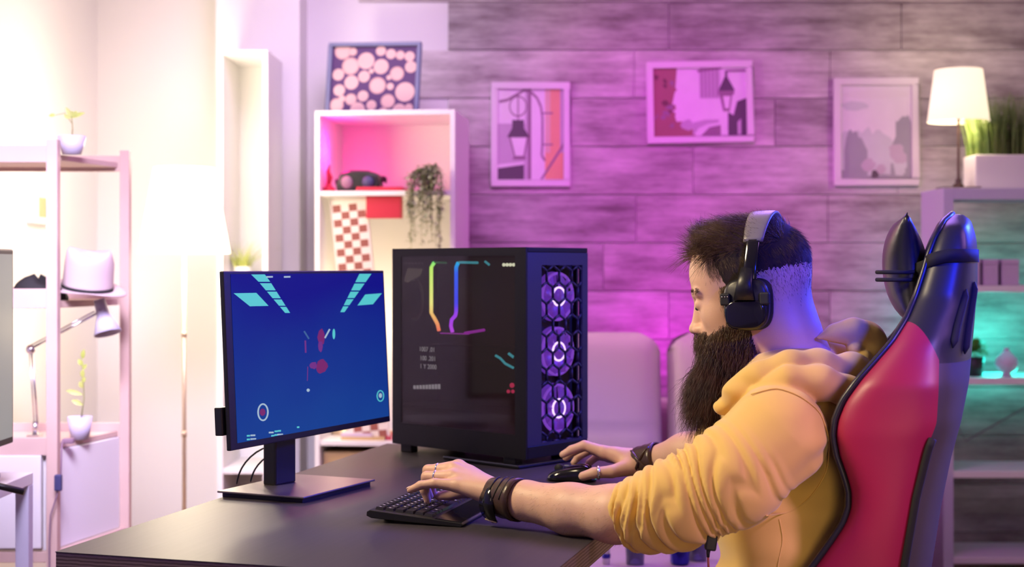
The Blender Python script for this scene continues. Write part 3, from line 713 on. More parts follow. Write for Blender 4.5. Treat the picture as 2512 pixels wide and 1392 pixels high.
# white bench with television
bz = 0.70; tb = thing('media_bench', 'white open media bench along the left wall under the television', 'bench', (-1.45, 3.0, 0))
bl, bd = 1.22, 0.47
for nm, x0, x1, y0, y1, z0, z1 in (('top_panel', -.235, .235, -.61, .61, bz-.03, bz), ('shelf', -.225, .225, -.60, .60, .37, .395), ('shelf', -.225, .225, -.60, .60, .1, .125)):
    MB().bx(x0, x1, y0, y1, z0, z1).build(nm, 'white_paint', tb, bevel=.002)
for sx in (-.218, .218):
    for sy in (-.592, .592): MB().box((sx, sy, (bz-.03)/2), (.034, .034, bz-.03)).build('leg', 'lilac_lit_white', tb, bevel=.002)
MB().bx(-.225, .10, -.3, .35, .395, bz-.03).build('drawer_box', 'white_paint', tb, bevel=.002)
tvd = thing('television', 'black framed television standing on the white media bench', 'television', (-1.215, 2.97, bz))
ty = .44; z0 = zs(1098, 3.4)-bz+.01; z1 = zs(612, 3.4)-bz
mat('tv_screen', (.02, .02, .02), .3, emit=(.42, .44, .44), estr=0.55)
MB().bx(-.02, .02, -ty, ty, z0, z1).build('casing', 'black_plastic', tvd, bevel=.004)
MB().bx(.0195, .0215, -ty+.012, ty-.012, z0+.016, z1-.012).build('screen', 'tv_screen', tvd)
for s in (-.28, .28): MB().tube([(.10, s, .006), (0, s, .03), (-.10, s, .006)], .008, 8).build('foot', 'black_plastic', tvd)
MB().bx(-.012, .012, -.3, .3, .02, z0+.02).build('stand_bar', 'black_plastic', tvd)
rc = thing('remote_control', 'grey remote control on the media bench end', 'remote', (-1.27, 3.42, bz)); rc.rotation_euler = (0, 0, 0.1)
MB().bx(-.02, .02, -.08, .08, 0, .016).build('body', 'ink_grey', rc, bevel=.005)

# ------------------------------------------------------------------ right bookshelf with its things
Yr = 5.5; zr = lambda py, Y=Yr: CAMZ-(py-HY)/F*Y
rx0 = (2314-CX)/F*Yr; rw = 0.95
rs = thing('bookshelf', 'white open backed bookshelf standing right of the gaming chair', 'bookshelf', (rx0+rw/2, Yr, 0))
thr = .04; rdp = .30; rtop = zr(461)
for s in (-1, 1): MB().bx(min(s*rw/2, s*(rw/2-thr)), max(s*rw/2, s*(rw/2-thr)), 0, rdp, 0, rtop).build('side_panel', 'lilac_lit_white', rs, bevel=.002)
MB().bx(-rw/2+thr, rw/2-thr, 0, rdp, rtop-.045, rtop).build('top_panel', 'lilac_lit_white', rs, bevel=.002)
RZ = [zr(701), zr(928), zr(1157), zr(1368)]
for z in RZ: MB().bx(-rw/2+thr, rw/2-thr, 0, rdp, z-.026, z).build('shelf', 'white_paint', rs, bevel=.002)
MB().tube([(-rw/2+thr, rdp-.01, zr(940)-.02), (-rw/2+.18, rdp-.012, zr(1105)), (rw/2-.3, rdp-.02, zr(935))], .003, 6).build('brace_wire', 'ink_plum', rs)
def rpt(px, z, dy): return Vector(((px-CX)/F*(Yr+dy*.5), Yr+dy, z))
for i, (p0, p1, lab) in enumerate(((2380, 2410, 'lilac box half hidden by the chair, leftmost on the shelf'), (2418, 2455, 'lilac box in the middle of the row on the right bookshelf'), (2464, 2506, 'pale lilac box, rightmost of the row on the right bookshelf'))):
    t = thing('storage_box', lab, 'box', rpt((p0+p1)/2, RZ[0], .05), 0, 'boxes on the bookshelf')
    ww = (p1-p0)/F*Yr; h_ = zr(636)-RZ[0]
    MB().bx(-ww/2, ww/2, 0, .16, 0, h_*.8).build('box_body', 'book_lilac', t, bevel=.003)
    MB().bx(-ww/2-.001, ww/2+.001, -.002, .162, h_*.8, h_).build('lid', 'book_lilac', t, bevel=.003)
vz = thing('vase', 'pale onion shaped vase on the teal lit shelf', 'vase', rpt(2478, RZ[1], .08))
MB().lathe([(.018, 0), (.022, .006), (.014, .012), (.035, .028), (.046, .048), (.040, .072), (.018, .094), (.009, .104), (.012, .112), (.009, .112), (.006, .1), (0, .09)], n=32).build('vase_body', 'book_lilac', vz)
pp = thing('potted_bush', 'small dark bushy plant in a black pot on the teal lit shelf', 'plant', rpt(2402, RZ[1], .10))
MB().lathe([(.028, 0), (.036, .075), (.03, .075), (0, .065)], n=24).build('pot', 'pot_dark', pp)
lm = MB(); r3 = random.Random(4)
for i in range(260):
    a, e = r3.uniform(0, 6.28), r3.uniform(-.2, 1.4); d_ = Vector((math.cos(a)*math.cos(e), math.sin(a)*math.cos(e), math.sin(e)))
    leaf(lm, Vector((0, 0, .09))+d_*r3.uniform(.01, .045), d_, .022, .010)
lm.build('leaves', 'leaf', pp, fixn=False)
tg = thing('teal_light', 'small glowing teal orb at the back of the bookshelf', 'lamp', rpt(2500, RZ[1], .21))
mat('teal_glow', (.1, .8, .6), .5, emit=(.05, .85, .6), estr=3.0)
MB().ell((0, 0, .03), (.03, .03, .03)).build('globe', 'teal_glow', tg)
light('teal_lamp_light', 'POINT', rpt(2475, RZ[1]+.10, .20), (.02, 1.0, .80), 4.0, .04)
# table lamp
tl_ = thing('table_lamp', 'lit cream table lamp with a thin dark stem on the bookshelf', 'lamp', rpt(2361, rtop, .10)); Yt = 5.6; zt_ = lambda py: CAMZ-(py-HY)/F*Yt-rtop
MB().prism([(-.075, -.05), (.075, -.05), (.075, .05), (-.075, .05)], .008, 'z', 0).build('base', 'lamp_iron', tl_, bevel=.003)
MB().lathe([(.022, .008), (.020, .018), (.010, .026), (.014, .032), (.006, .045), (.005, zt_(300)), (.009, zt_(292)), (.004, zt_(285)), (.004, zt_(250)), (0, zt_(250))], n=20).build('stem', 'lamp_iron', tl_)
MB().lathe([(.119, zt_(299)), (.092, zt_(172)), (.0905, zt_(172)), (.1175, zt_(299))], n=44, closed=True).build('lamp_shade', 'lampshade_warm', tl_)
light('table_lamp_light', 'POINT', Vector(tl_.location)+Vector((0, -.0, zt_(165)+.02)), (1.0, .80, .56), 3.8, .07)
light('table_lamp_down', 'POINT', Vector(tl_.location)+Vector((0, 0, zt_(310))), (1.0, .78, .48), 2.4, .05)
gp = thing('grass_planter', 'tall dark green grass in a white box on the bookshelf', 'plant', rpt(2490, rtop, .06))
MB().bx(-.145, .15, 0, .15, 0, zr(376)-rtop).build('planter_box', 'white_gloss', gp, bevel=.006)
mg = MB(); grass_tuft(mg, 620, .135, .06, .20, .27, .006, .10, 8); oo = mg.build('grass', 'leaf', gp, fixn=False); oo.location = (0.0, .075, zr(376)-rtop-.012)

# ------------------------------------------------------------------ sofa
Ys = 5.15; zf = lambda py: CAMZ-(py-HY)/F*Ys
sf = thing('sofa', 'pale fabric sofa with rounded back cushions under the prints', 'sofa', ((1640-CX)/F*Ys, Ys, 0))
gapx = 0.0; cw = .66
MB().bx(-.62, .68, -.30, .52, .10, .32).build('base', 'sofa_fabric', sf, bevel=.03, seg=3)
for i in (-1, 0):
    x0 = i*cw+(.012 if i else .012); x1 = (i+1)*cw-.012
    if i == -1: x0 = -.60
    ztp = zf(822)
    o = MB().bx(x0+.004, x1-.004, -.34, .30, .32, .47).build('seat_cushion', 'sofa_fabric', sf, bevel=.035, seg=4)
    rows = []
    n_, m_ = 26, 24; bc = MB()
    def cush(u_, v_, side):   # u,v in -1..1 , superellipse silhouette with puff
        x = (x0+x1)/2+(x1-x0)/2*u_; z = (.45+ztp)/2+(ztp-.45)/2*v_
        edge = (1-abs(u_)**10)*(1-abs(v_)**10); puff = .085*max(edge, 0)**.5
        rip = .010*math.exp(-((v_+.35)/.05)**2)*(1-abs(u_)**6) if side < 0 else 0
        return Vector((x, .10+(v_+1)*.045+side*puff+rip, z))
    for side in (-1, 1):
        rows = []
        for b_ in range(m_+1):
            v_ = -1+2*b_/m_; row = []
            for a_ in range(n_+1):
                u_ = -1+2*a_/n_
                # rounded corners
                uu = u_*(1-.10*max(abs(v_)-.75, 0)/.25*abs(u_)**4); vv = v_*(1-.10*max(abs(u_)-.75, 0)/.25*abs(v_)**4)
                row.append(cush(uu, vv, side))
            rows.append(row)
        bc.grid(rows)
    bc.build('back_cushion', 'sofa_fabric', sf)
MB().bx(-.62, .68, .30, .54, .10, .70).build('backrest', 'sofa_fabric', sf, bevel=.04, seg=3)
MB().bx(.685, .86, -.32, .54, .10, .60).build('armrest', 'sofa_fabric', sf, bevel=.04, seg=3)

# ------------------------------------------------------------------ coffee table with glasses
mat('glass_blue', (.55, .62, .95), .08, trans=.75); mat('can_blue', (.03, .03, .35), .25, metal=.6); mat('table_lilac', (.62, .50, .62), .25)
Yq = 4.0; tz = CAMZ-(1394-HY)/F*Yq
ct = thing('coffee_table', 'pale glossy coffee table seen under the arm of the player', 'table', ((1610-CX)/F*Yq, Yq, 0))
MB().bx(-.38, .45, -.02, .62, tz-.03, tz).build('tabletop', 'table_lilac', ct, bevel=.006)
for sx in (-.35, .42):
    for sy in (.01, .59): MB().bx(sx-.02, sx+.02, sy-.02, sy+.02, 0, tz-.03).build('leg', 'table_lilac', ct, bevel=.003)
def tumbler(label, px, r, h, m, dy=.05, cat='glass', nm='drinking_glass'):
    t = thing(nm, label, cat, ((px-CX)/F*(Yq+dy), Yq+dy, tz))
    if cat == 'glass': MB().lathe([(r*.8, 0), (r, h), (r-.002, h), (r*.8-.002, .006), (0, .006)], n=28).build('glass_body', m, t)
    else:
        MB().lathe([(r*.85, 0), (r, .008), (r, h-.012), (r*.85, h), (0, h)], n=28).build('can_body', m, t)
        MB().lathe([(r*.84, h), (r*.84, h+.003), (r*.8, h+.003), (0, h+.001)], n=28).build('can_lid', 'steel', t)
    return t
tumbler('blue tinted drinking glass on the coffee table below the sleeve cuff', 1558, .032, .115, 'glass_blue')
tumbler('dark blue drinks can on the coffee table behind the player', 1668, .028, .118, 'can_blue', cat='can', nm='drinks_can')
tumbler('pale drinking glass on the coffee table beside the blue can', 1712, .032, .125, 'glass_blue', dy=.10)
cdl = thing('white_candle', 'thin white candle with a blue ring left of the glasses', 'candle', ((1487-CX)/F*(Yq+.05), Yq+.05, tz))
MB().lathe([(.011, 0), (.011, .085), (.006, .09), (0, .09)], n=16).build('wax', 'white_gloss', cdl); MB().lathe([(.0125, .018), (.0125, .03), (.0113, .03), (.0113, .018)], n=16, closed=True).build('ring', 'can_blue', cdl)
# ------------------------------------------------------------------ desk
def laminate(name, c1, c2, rough):
    m = mat(name, c1, rough); nt = m.node_tree; b = nt.nodes['Principled BSDF']
    tc = nt.nodes.new('ShaderNodeTexCoord'); mp = nt.nodes.new('ShaderNodeMapping'); mp.inputs['Scale'].default_value = (1.2, 40, 40)
    n = nt.nodes.new('ShaderNodeTexNoise'); n.inputs['Scale'].default_value = 3; n.inputs['Detail'].default_value = 6
    mx = nt.nodes.new('ShaderNodeMix'); mx.data_type = 'RGBA'; mx.inputs[6].default_value = (*c1, 1); mx.inputs[7].default_value = (*c2, 1)
    nt.links.new(tc.outputs['Object'], mp.inputs[0]); nt.links.new(mp.outputs[0], n.inputs['Vector'])
    nt.links.new(n.outputs['Fac'], mx.inputs[0]); nt.links.new(mx.outputs[2], b.inputs['Base Color'])
    bp = nt.nodes.new('ShaderNodeBump'); bp.inputs['Strength'].default_value = .15; bp.inputs['Distance'].default_value = .0008
    nt.links.new(n.outputs['Fac'], bp.inputs['Height']); nt.links.new(bp.outputs[0], b.inputs['Normal'])
    return m
laminate('desk_top', (.032, .028, .036), (.055, .048, .056), .46)
MATS['desk_top'].node_tree.nodes['Principled BSDF'].inputs['Specular IOR Level'].default_value = .36
mat('desk_edge', (.30, .22, .17), .5)
nt = MATS['desk_edge'].node_tree; b_ = nt.nodes['Principled BSDF']; tc = nt.nodes.new('ShaderNodeTexCoord'); sx = nt.nodes.new('ShaderNodeSeparateXYZ')
wv = nt.nodes.new('ShaderNodeTexWave'); wv.bands_direction = 'Z'; wv.inputs['Scale'].default_value = 55; wv.inputs['Distortion'].default_value = 1.5; wv.inputs['Detail'].default_value = 3
cr = nt.nodes.new('ShaderNodeValToRGB'); cr.color_ramp.elements[0].color = (.12, .085, .06, 1); cr.color_ramp.elements[1].color = (.36, .28, .22, 1)
nt.links.new(tc.outputs['Object'], wv.inputs['Vector']); nt.links.new(wv.outputs['Fac'], cr.inputs[0]); nt.links.new(cr.outputs[0], b_.inputs['Base Color'])
DL, DW, DT = 1.50, 0.83, 0.042
dk = thing('desk', 'dark laminate gaming desk with a streaky wood grain edge', 'desk', A0, ROT_U)
tp_ = MB().bx(0.001, DL-.001, -DW+.001, -.001, DZ-DT, DZ-.0012); tp_.build('desk_core', 'desk_edge', dk)
MB().bx(0, DL, -DW, 0, DZ-.0012, DZ).build('desk_surface', 'desk_top', dk)
for x in (.06, DL-.06):
    for y in (-.07, -.45 if x > 1 else -DW+.30): MB().bx(x-.025, x+.025, y-.025, y+.025, 0, DZ-DT).build('leg', 'black_plastic', dk, bevel=.002)
MB().bx(.10, DL-.10, -.085, -.06, DZ-DT-.06, DZ-DT).build('cross_rail', 'black_plastic', dk)

# ------------------------------------------------------------------ monitor
mdir = Vector((.446, .895, 0)); BCm = Vector((-.4465, 2.984, DZ))
mo = thing('computer_monitor', 'black thin bezel monitor showing a blue game scene, on the desk', 'monitor', BCm, math.atan2(mdir.y, mdir.x))
RM = Matrix.Rotation(math.atan2(mdir.y, mdir.x), 3, 'Z').transposed()
loc_m = lambda p: RM @ (Vector(p)-BCm)
MB().prism([(-.128, -.10), (.140, -.10), (.128, .105), (-.140, .105)], .004, 'z', .009).build('base_plate', 'steel_dark' if 'steel_dark' in MATS else mat('steel_dark', (.22, .19, .20), .35, metal=.7), mo, bevel=.0015)
MB().prism([(-.120, -.092), (.132, -.092), (.120, .097), (-.132, .097)], .009, 'z', 0).build('base_foot', 'black_plastic', mo)
nk = loc_m((-.492, 3.005, DZ)); 
BLc = loc_m((-.546, 2.76, .863)); BRc = loc_m((-.279, 3.29, .863))   # bottom corners, screen plane
mwid = (BRc-BLc).length; yp = BLc.y; x0m = BLc.x; zb0 = .863-DZ; mh = .350; tilt = math.atan2(.018, .35)
MB().prism([(nk.x-.030, nk.y-.012), (nk.x+.036, nk.y-.018), (nk.x+.040, nk.y+.004), (nk.x+.030, nk.y+.02), (nk.x-.030, nk.y+.02)], .36, 'z', .012).build('stand_neck', 'black_plastic', mo, bevel=.004)
TM = Matrix.Translation(Vector((x0m, yp, zb0))) @ Matrix.Rotation(-tilt, 4, 'X')
b = MB(); b.M = TM; b.bx(0, mwid, 0, .010, 0, mh); b.build('bezel', 'black_plastic', mo, bevel=.002)
b = MB(); b.M = TM; b.bx(.09, mwid-.09, .010, .032, .05, mh-.05); b.build('rear_housing', 'black_plastic', mo, bevel=.01)
b = MB(); b.M = TM; b.bx(mwid/2-.055, mwid/2+.055, .030, .055, .10, .22); b.build('mount', 'black_plastic', mo, bevel=.004)
b = MB(); b.M = TM; b.bx(-.008, .03, .012, .030, .03, .085); b.build('side_port_box', 'black_plastic', mo, bevel=.002)
def screen_blue():
    m = mat('screen_blue', (.0, .0, .02), .5, spec=.12, emit=(0, 0, 1), estr=1.0); nt = m.node_tree; b = nt.nodes['Principled BSDF']
    tc = nt.nodes.new('ShaderNodeTexCoord'); n = nt.nodes.new('ShaderNodeTexNoise'); n.inputs['Scale'].default_value = 3.5; n.inputs['Detail'].default_value = 2
    sp_ = nt.nodes.new('ShaderNodeSeparateXYZ'); nt.links.new(tc.outputs['Generated'], sp_.inputs[0])
    mm = nt.nodes.new('ShaderNodeMath'); mm.operation = 'MULTIPLY_ADD'; mm.inputs[1].default_value = -.75; mm.inputs[2].default_value = .62
    ad = nt.nodes.new('ShaderNodeMath'); ad.operation = 'MULTIPLY_ADD'; ad.inputs[1].default_value = .5
    nt.links.new(sp_.outputs[2], mm.inputs[0]); nt.links.new(tc.outputs['Object'], n.inputs['Vector'])
    nt.links.new(n.outputs['Fac'], ad.inputs[0]); nt.links.new(mm.outputs[0], ad.inputs[2])
    cr = nt.nodes.new('ShaderNodeValToRGB'); e = cr.color_ramp.elements
    e[0].position = .15; e[0].color = (.004, .005, .20, 1); e[1].position = .95; e[1].color = (.008, .055, .26, 1)
    nt.links.new(ad.outputs[0], cr.inputs[0]); nt.links.new(cr.outputs[0], b.inputs['Emission Color'])
screen_blue()
for nm, c, s in (('px_cyan', (.10, .62, .66), .9), ('px_red', (.22, .015, .16), .8), ('px_pale', (.45, .60, .75), .8), ('px_violet', (.22, .03, .30), .7), ('px_dim', (.05, .16, .40), .7)):
    mat(nm, (0, 0, 0), .3, emit=c, estr=s)
bz_l, bz_o = .004, .004
b = MB(); b.M = TM; b.bx(.022, mwid-.006, -.0008, .001, .013, mh-.006); scr = b.build('screen', 'screen_blue', mo)
amats = ['px_cyan', 'px_red', 'px_pale', 'px_violet', 'px_dim']
sx0, sx1, sz0, sz1 = .022, mwid-.006, .013, mh-.006; acnt = [0]
def spx(px, py):      # photo pixel on the screen -> local plane (ray through the pixel)
    d = Vector(((px-CX)/F, 1, -(py-HY)/F)); o_ = Vector((0, 0, CAMZ))
    M4 = Matrix.LocRotScale(BCm, Matrix.Rotation(math.atan2(mdir.y, mdir.x), 3, 'Z'), None) @ TM
    inv = M4.inverted(); a = inv @ o_; dd = inv.to_3x3() @ d; t = -a.y/dd.y; h = a+dd*t
    return (min(max(h.x, sx0+.001), sx1-.001), min(max(h.z, sz0+.001), sz1-.001))
def sput(pts, m):
    acnt[0] += 1; y = -.0009-acnt[0]*.000006; q = [spx(*p) for p in pts]
    cur_[0].setdefault(m, MB()); cur_[0][m].M = TM; cur_[0][m]._add([(x, y, z) for x, z in q], [tuple(range(len(q)))])
cur_ = [{}]
def flush(nm='screen_mark'):
    for m, b in cur_[0].items(): b.build(nm, m, scr, fixn=False)
    cur_[0] = {}
def sline(p0, p1, w, m):
    dx, dy = p1[0]-p0[0], p1[1]-p0[1]; L = math.hypot(dx, dy); nx, ny = -dy/L*w, dx/L*w
    sput([(p0[0]+nx, p0[1]+ny), (p1[0]+nx, p1[1]+ny), (p1[0]-nx, p1[1]-ny), (p0[0]-nx, p0[1]-ny)], m)
# ceiling light strips of the game picture: left diagonal, right diagonal, side panels
def strip(a, b_, wa, wb, n):
    for i in range(n):
        t0, t1 = (i+.06)/n, (i+.90)/n; t0, t1 = t0**.85, t1**.85
        pa = [a[k]+(b_[k]-a[k])*t0 for k in (0, 1)]; pb = [a[k]+(b_[k]-a[k])*t1 for k in (0, 1)]
        ha, hb = wa+(wb-wa)*t0, wa+(wb-wa)*t1
        sput([(pa[0]-ha, pa[1]), (pa[0]+ha, pa[1]), (pb[0]+hb, pb[1]), (pb[0]-hb, pb[1])], 'px_cyan')
strip((630, 668), (706, 770), 17, 6, 5); flush('light_row'); strip((897, 670), (838, 768), 15, 5, 5); flush('light_row')
sput([(572, 720), (628, 719), (658, 751), (612, 752)], 'px_cyan'); flush('light_panel'); sput([(895, 723), (936, 720), (914, 747), (876, 750)], 'px_cyan'); flush('light_panel')
def sblob(cx, cy, rx, ry, m, n=14, j=.15): sput([(cx+rx*(1+rnd.uniform(-j, j))*math.cos(6.283*i/n), cy+ry*(1+rnd.uniform(-j, j))*math.sin(6.283*i/n)) for i in range(n)], m)
sblob(787, 828, 9, 20, 'px_red'); sblob(785, 850, 6, 14, 'px_violet'); sblob(788, 900, 14, 17, 'px_red'); sblob(768, 897, 9, 9, 'px_violet')
sline((745, 813), (757, 832), 2, 'px_dim'); sline((808, 808), (796, 830), 2, 'px_pale'); sblob(818, 820, 3.5, 13, 'px_cyan', j=0); sline((748, 836), (749, 866), 2, 'px_violet')
sblob(755, 958, 4, 4, 'px_pale', j=0); sline((754, 900), (753, 935), 1, 'px_violet'); flush('game_figure')
def sring(cx, cy, rx, ry, w, m, n=26):
    for i in range(n):
        a0, a1 = 6.283*i/n, 6.283*(i+1)/n
        sput([(cx+(rx+s)*math.cos(a), cy+(ry+s)*math.sin(a)) for a, s in ((a0, w), (a1, w), (a1, -w), (a0, -w))], m)
sring(644, 1012, 12, 20, 2, 'px_pale'); sblob(643, 1012, 7, 9, 'px_red', j=0); flush('hud_ring'); sring(932, 972, 8, 13, 1.3, 'px_cyan'); sblob(932, 971, 4, 6, 'px_pale', j=0); flush('hud_ring')
for (x, y, w) in ((608, 1070, 4), (619, 1069, 6), (608, 1079, 4), (620, 1078, 7), (664, 1062, 6), (676, 1059, 4), (684, 1058, 4), (668, 1070, 4), (676, 1068, 4), (686, 1067, 7), (730, 1049, 3), (660, 680, 8), (703, 680, 8)):
    sput([(x-w, y-2), (x+w, y-2.4), (x+w, y+1.6), (x-w, y+2)], 'px_cyan' if w < 5 else 'px_pale')
flush('hud_text')
cbs = thing('monitor_cables', 'two thin black cables looping behind the monitor stand', 'cable', P(620, 1160, 3.05))
def cw_(px, py, Y=3.05): return P(px, py, Y)-Vector(cbs.location)
for pts in (((660, 1095), (628, 1108), (600, 1135), (584, 1165), (580, 1192)), ((655, 1120), (632, 1140), (618, 1165), (614, 1186))):
    q = [cw_(a, b_) for a, b_ in pts]
    c_ = MB().tube([q[0]+(q[1]-q[0])*0]+q[1:], .0022, 8).build('cable', 'black_plastic', cbs, subs=1)

# ------------------------------------------------------------------ computer tower
TC = Vector((.0324, 3.32, DZ)); TX = Vector((.732, -.681, 0))
tw = thing('computer_tower', 'black computer tower with glass side and violet lit hexagon front', 'computer', TC, math.atan2(TX.y, TX.x))
RT = Matrix.Rotation(math.atan2(TX.y, TX.x), 4, 'Z'); TI = (Matrix.Translation(TC) @ RT).inverted()
def tpt(px, py, yl):       # ray through pixel meets the plane local y = yl
    a = TI @ Vector((0, 0, CAMZ)); dd = TI.to_3x3() @ Vector(((px-CX)/F, 1, -(py-HY)/F)); t = (yl-a.y)/dd.y; return a+dd*t
def fpt(px, py, xl):
    a = TI @ Vector((0, 0, CAMZ)); dd = TI.to_3x3() @ Vector(((px-CX)/F, 1, -(py-HY)/F)); t = (xl-a.x)/dd.x; return a+dd*t
tl0, td0, tb0, tt0 = -.462, .225, .020, .517
mat('case_black', (.008, .007, .009), .4, spec=.25); mat('case_glass', (.030, .014, .018), .06, spec=.5, alpha=.52); mat('case_inside', (.015, .010, .014), .6)
mat('case_front', (.016, .016, .07), .4)  # navy front, with the blue light on it put into the colour
MB().bx(tl0, 0, .006, td0, tt0-.012, tt0).build('top_panel', 'case_black', tw, bevel=.002)
MB().bx(tl0, 0, .006, td0, tb0, tb0+.03).build('bottom_panel', 'case_black', tw, bevel=.002)
MB().bx(tl0, tl0+.012, .006, td0, tb0+.03, tt0-.012).build('rear_panel', 'case_black', tw)
MB().bx(tl0+.012, -.03, td0-.006, td0, tb0+.03, tt0-.012).build('far_panel', 'case_inside', tw)
MB().bx(tl0+.012, -.03, .15, .155, tb0+.03, tt0-.012).build('board_tray', 'case_inside', tw)
MB().bx(tl0+.012, -.03, .008, .15, tb0+.03, tb0+.10).build('power_supply_shroud', 'case_inside', tw)
gx0, gx1 = tpt(984, 700, 0).x, tpt(1263, 700, 0).x; gz0, gz1 = tb0+.055, tpt(1200, 628, 0).z
fr = MB()
for x0, x1, z0, z1 in ((tl0, gx0, tb0, tt0), (gx1, 0, tb0, tt0), (gx0, gx1, tb0, gz0), (gx0, gx1, gz1, tt0)): fr.bx(x0, x1, 0, .006, z0, z1)
fr.build('side_frame', 'case_black', tw)
MB().bx(gx0, gx1, .001, .005, gz0, gz1).build('glass_panel', 'case_glass', tw)
# front with hexagon window
fy0, fy1, fz0, fz1 = .055, .205, .055, .475
fp_ = MB()
for y0, y1, z0, z1 in ((.006, fy0, tb0+.03, tt0-.012), (fy1, td0, tb0+.03, tt0-.012), (fy0, fy1, tb0+.03, fz0), (fy0, fy1, fz1, tt0-.012)): fp_.bx(-.012, 0, y0, y1, z0, z1)
fp_.build('front_panel', 'case_front', tw)
hexm = MB(); hr = .0262; row = 0; z = fz0
while z < fz1+.02:
    y = fy0+(hr*.866 if row % 2 else 0)
    while y < fy1+.02:
        pts = [(min(max(y+hr*math.sin(R(60*k)), fy0), fy1), min(max(z+hr*math.cos(R(60*k)), fz0), fz1)) for k in range(7)]
        for k in (0, 1, 2):
            a, b_ = pts[k], pts[k+1]
            if math.hypot(a[0]-b_[0], a[1]-b_[1]) > .003: hexm.tube([(-.004, a[0], a[1]), (-.004, b_[0], b_[1])], .0034, 6)
        y += hr*1.732
    z += hr*1.5; row += 1
hexm.build('hexagon_grille', 'case_front', tw)
mat('fan_glow', (.05, .01, .1), .4, emit=(.30, .08, .75), estr=.6); mat('fan_blade', (.05, .02, .10), .4, emit=(.14, .03, .40), estr=.6, noise=(25, .7, (.3, .1, .5)))
mat('fan_disc', (.05, .02, .10), .5, emit=(.16, .04, .50), estr=.55)
mat('fan_hot', (.1, .1, .1), .4, emit=(.80, .55, 1.0), estr=1.6)
FC = fpt(1368, 860, -.02).y; FZ = [fpt(1366, 728, -.02).z, fpt(1362, 863, -.02).z, fpt(1360, 1003, -.02).z]
for zc in (fpt(1366, 728, -.02).z, fpt(1362, 863, -.02).z, fpt(1360, 1003, -.02).z):
    cy_ = fpt(1368, 860, -.02).y
    hub = MB(); hub.tube([(-.014, cy_, zc), (-.034, cy_, zc)], .018, 20); fan = hub.build('fan', 'fan_blade', tw)
    ring = MB(); ring.tube([(-.02, cy_+.056*math.cos(a), zc+.056*math.sin(a)) for a in [6.2832*i/40 for i in range(41)]], .0035, 8); ring.build('ring', 'fan_glow', fan)
    rg2 = MB(); rg2.tube([(-.016, cy_+.022*math.cos(a), zc+.022*math.sin(a)) for a in [6.2832*i/30 for i in range(31)]], .0024, 8); rg2.build('hub_ring', 'fan_hot', fan)
    bl = MB()
    for k in range(9):
        a = 6.2832*k/9; c0 = Vector((0, math.cos(a), math.sin(a))); s0 = Vector((0, -math.sin(a), math.cos(a)))
        bl.grid([[Vector((-.020, cy_, zc))+c0*r_+s0*(q-.5)*r_*.62+Vector((q*.010-.005, 0, 0)) for q in (0, .5, 1)] for r_ in (.018, .035, .053)])
    bl.build('blades', 'fan_blade', fan, solid=.001)
for zc in FZ: MB().tube([(-.036, FC, zc), (-.038, FC, zc)], .060, 40).build('glow_disc', 'fan_disc', tw)
MB().bx(-.045, -.040, fy0-.02, fy1+.02, fz0-.02, fz1+.02).build('radiator', 'case_inside', tw)
# feet and base
for x_, y_ in ((-.42, .02), (-.42, .19), (-.06, .19), (-.06, .02)): MB().bx(x_-.02, x_+.02, y_-.012, y_+.012, 0, tb0).build('foot', 'case_black', tw, bevel=.002)
MB().bx(-.25, .002, -.028, .20, .001, .010).build('base_tray', 'black_gloss', tw, bevel=.003)
# light tubes inside
def rgb_tube(name, pts, r, stops, dy=.05):
    P_ = [tpt(a, b_, dy) for a, b_ in pts]
    m = mat(name+'_glow', (0, 0, 0), .3, emit=(1, 1, 1), estr=3.4); nt = m.node_tree; b = nt.nodes['Principled BSDF']
    tc = nt.nodes.new('ShaderNodeTexCoord'); s_ = nt.nodes.new('ShaderNodeSeparateXYZ'); nt.links.new(tc.outputs['Generated'], s_.inputs[0])
    cr = nt.nodes.new('ShaderNodeValToRGB'); nt.links.new(s_.outputs[2], cr.inputs[0]); nt.links.new(cr.outputs[0], b.inputs['Emission Color'])
    e = cr.color_ramp.elements; e[0].position, e[0].color = stops[0][0], (*stops[0][1], 1); e[1].position, e[1].color = stops[-1][0], (*stops[-1][1], 1)
    for p_, c_ in stops[1:-1]: q = e.new(p_); q.color = (*c_, 1)
    MB().tube(P_, r, 10).build('light_tube', name+'_glow', tw)
rgb_tube('tube_yellow', [(1065, 645), (1058, 656), (1058, 768), (1066, 782), (1073, 795), (1077, 812)], .0046, [(0, (1, .18, .10)), (.22, (1, .55, .15)), (.4, (1, .95, .25)), (.9, (.6, 1, .15)), (1, (.2, 1, .2))])
rgb_tube('tube_blue', [(1124, 645), (1119, 656), (1119, 765), (1117, 775), (1108, 785), (1106, 800), (1110, 815)], .0046, [(0, (.55, .06, .8)), (.25, (.40, .05, 1)), (.4, (.05, .05, 1)), (.85, (.0, .12, 1)), (1, (.0, .5, .9))])
for nm, c, s in (('px_green', (.05, .5, .15), .5), ('px_teal', (.08, .55, .65), 1.5), ('px_magenta', (.45, .03, .5), 1.8), ('px_hot', (.85, .85, .6), 3.0), ('px_cherry', (.75, .03, .12), 1.8), ('px_grey', (.28, .24, .26), .6), ('px_gold', (.35, .28, .22), .5)):
    mat(nm, (0, 0, 0), .3, emit=c, estr=s)
def gbar(name, a, b_, r, m, dy=.05): return MB().tube([tpt(*a, dy), tpt(*b_, dy)], r, 8).build(name, m, tw)
gbar('light_strip', (1066, 644), (1095, 645), .0022, 'px_green'); gbar('light_strip', (1126, 644), (1172, 645), .003, 'px_teal'); gbar('light_strip', (1190, 642), (1200, 650), .003, 'px_teal')
gbar('light_strip', (1140, 818), (1188, 810), .0035, 'px_magenta'); gbar('light_strip', (1080, 818), (1150, 820), .0014, 'px_magenta')
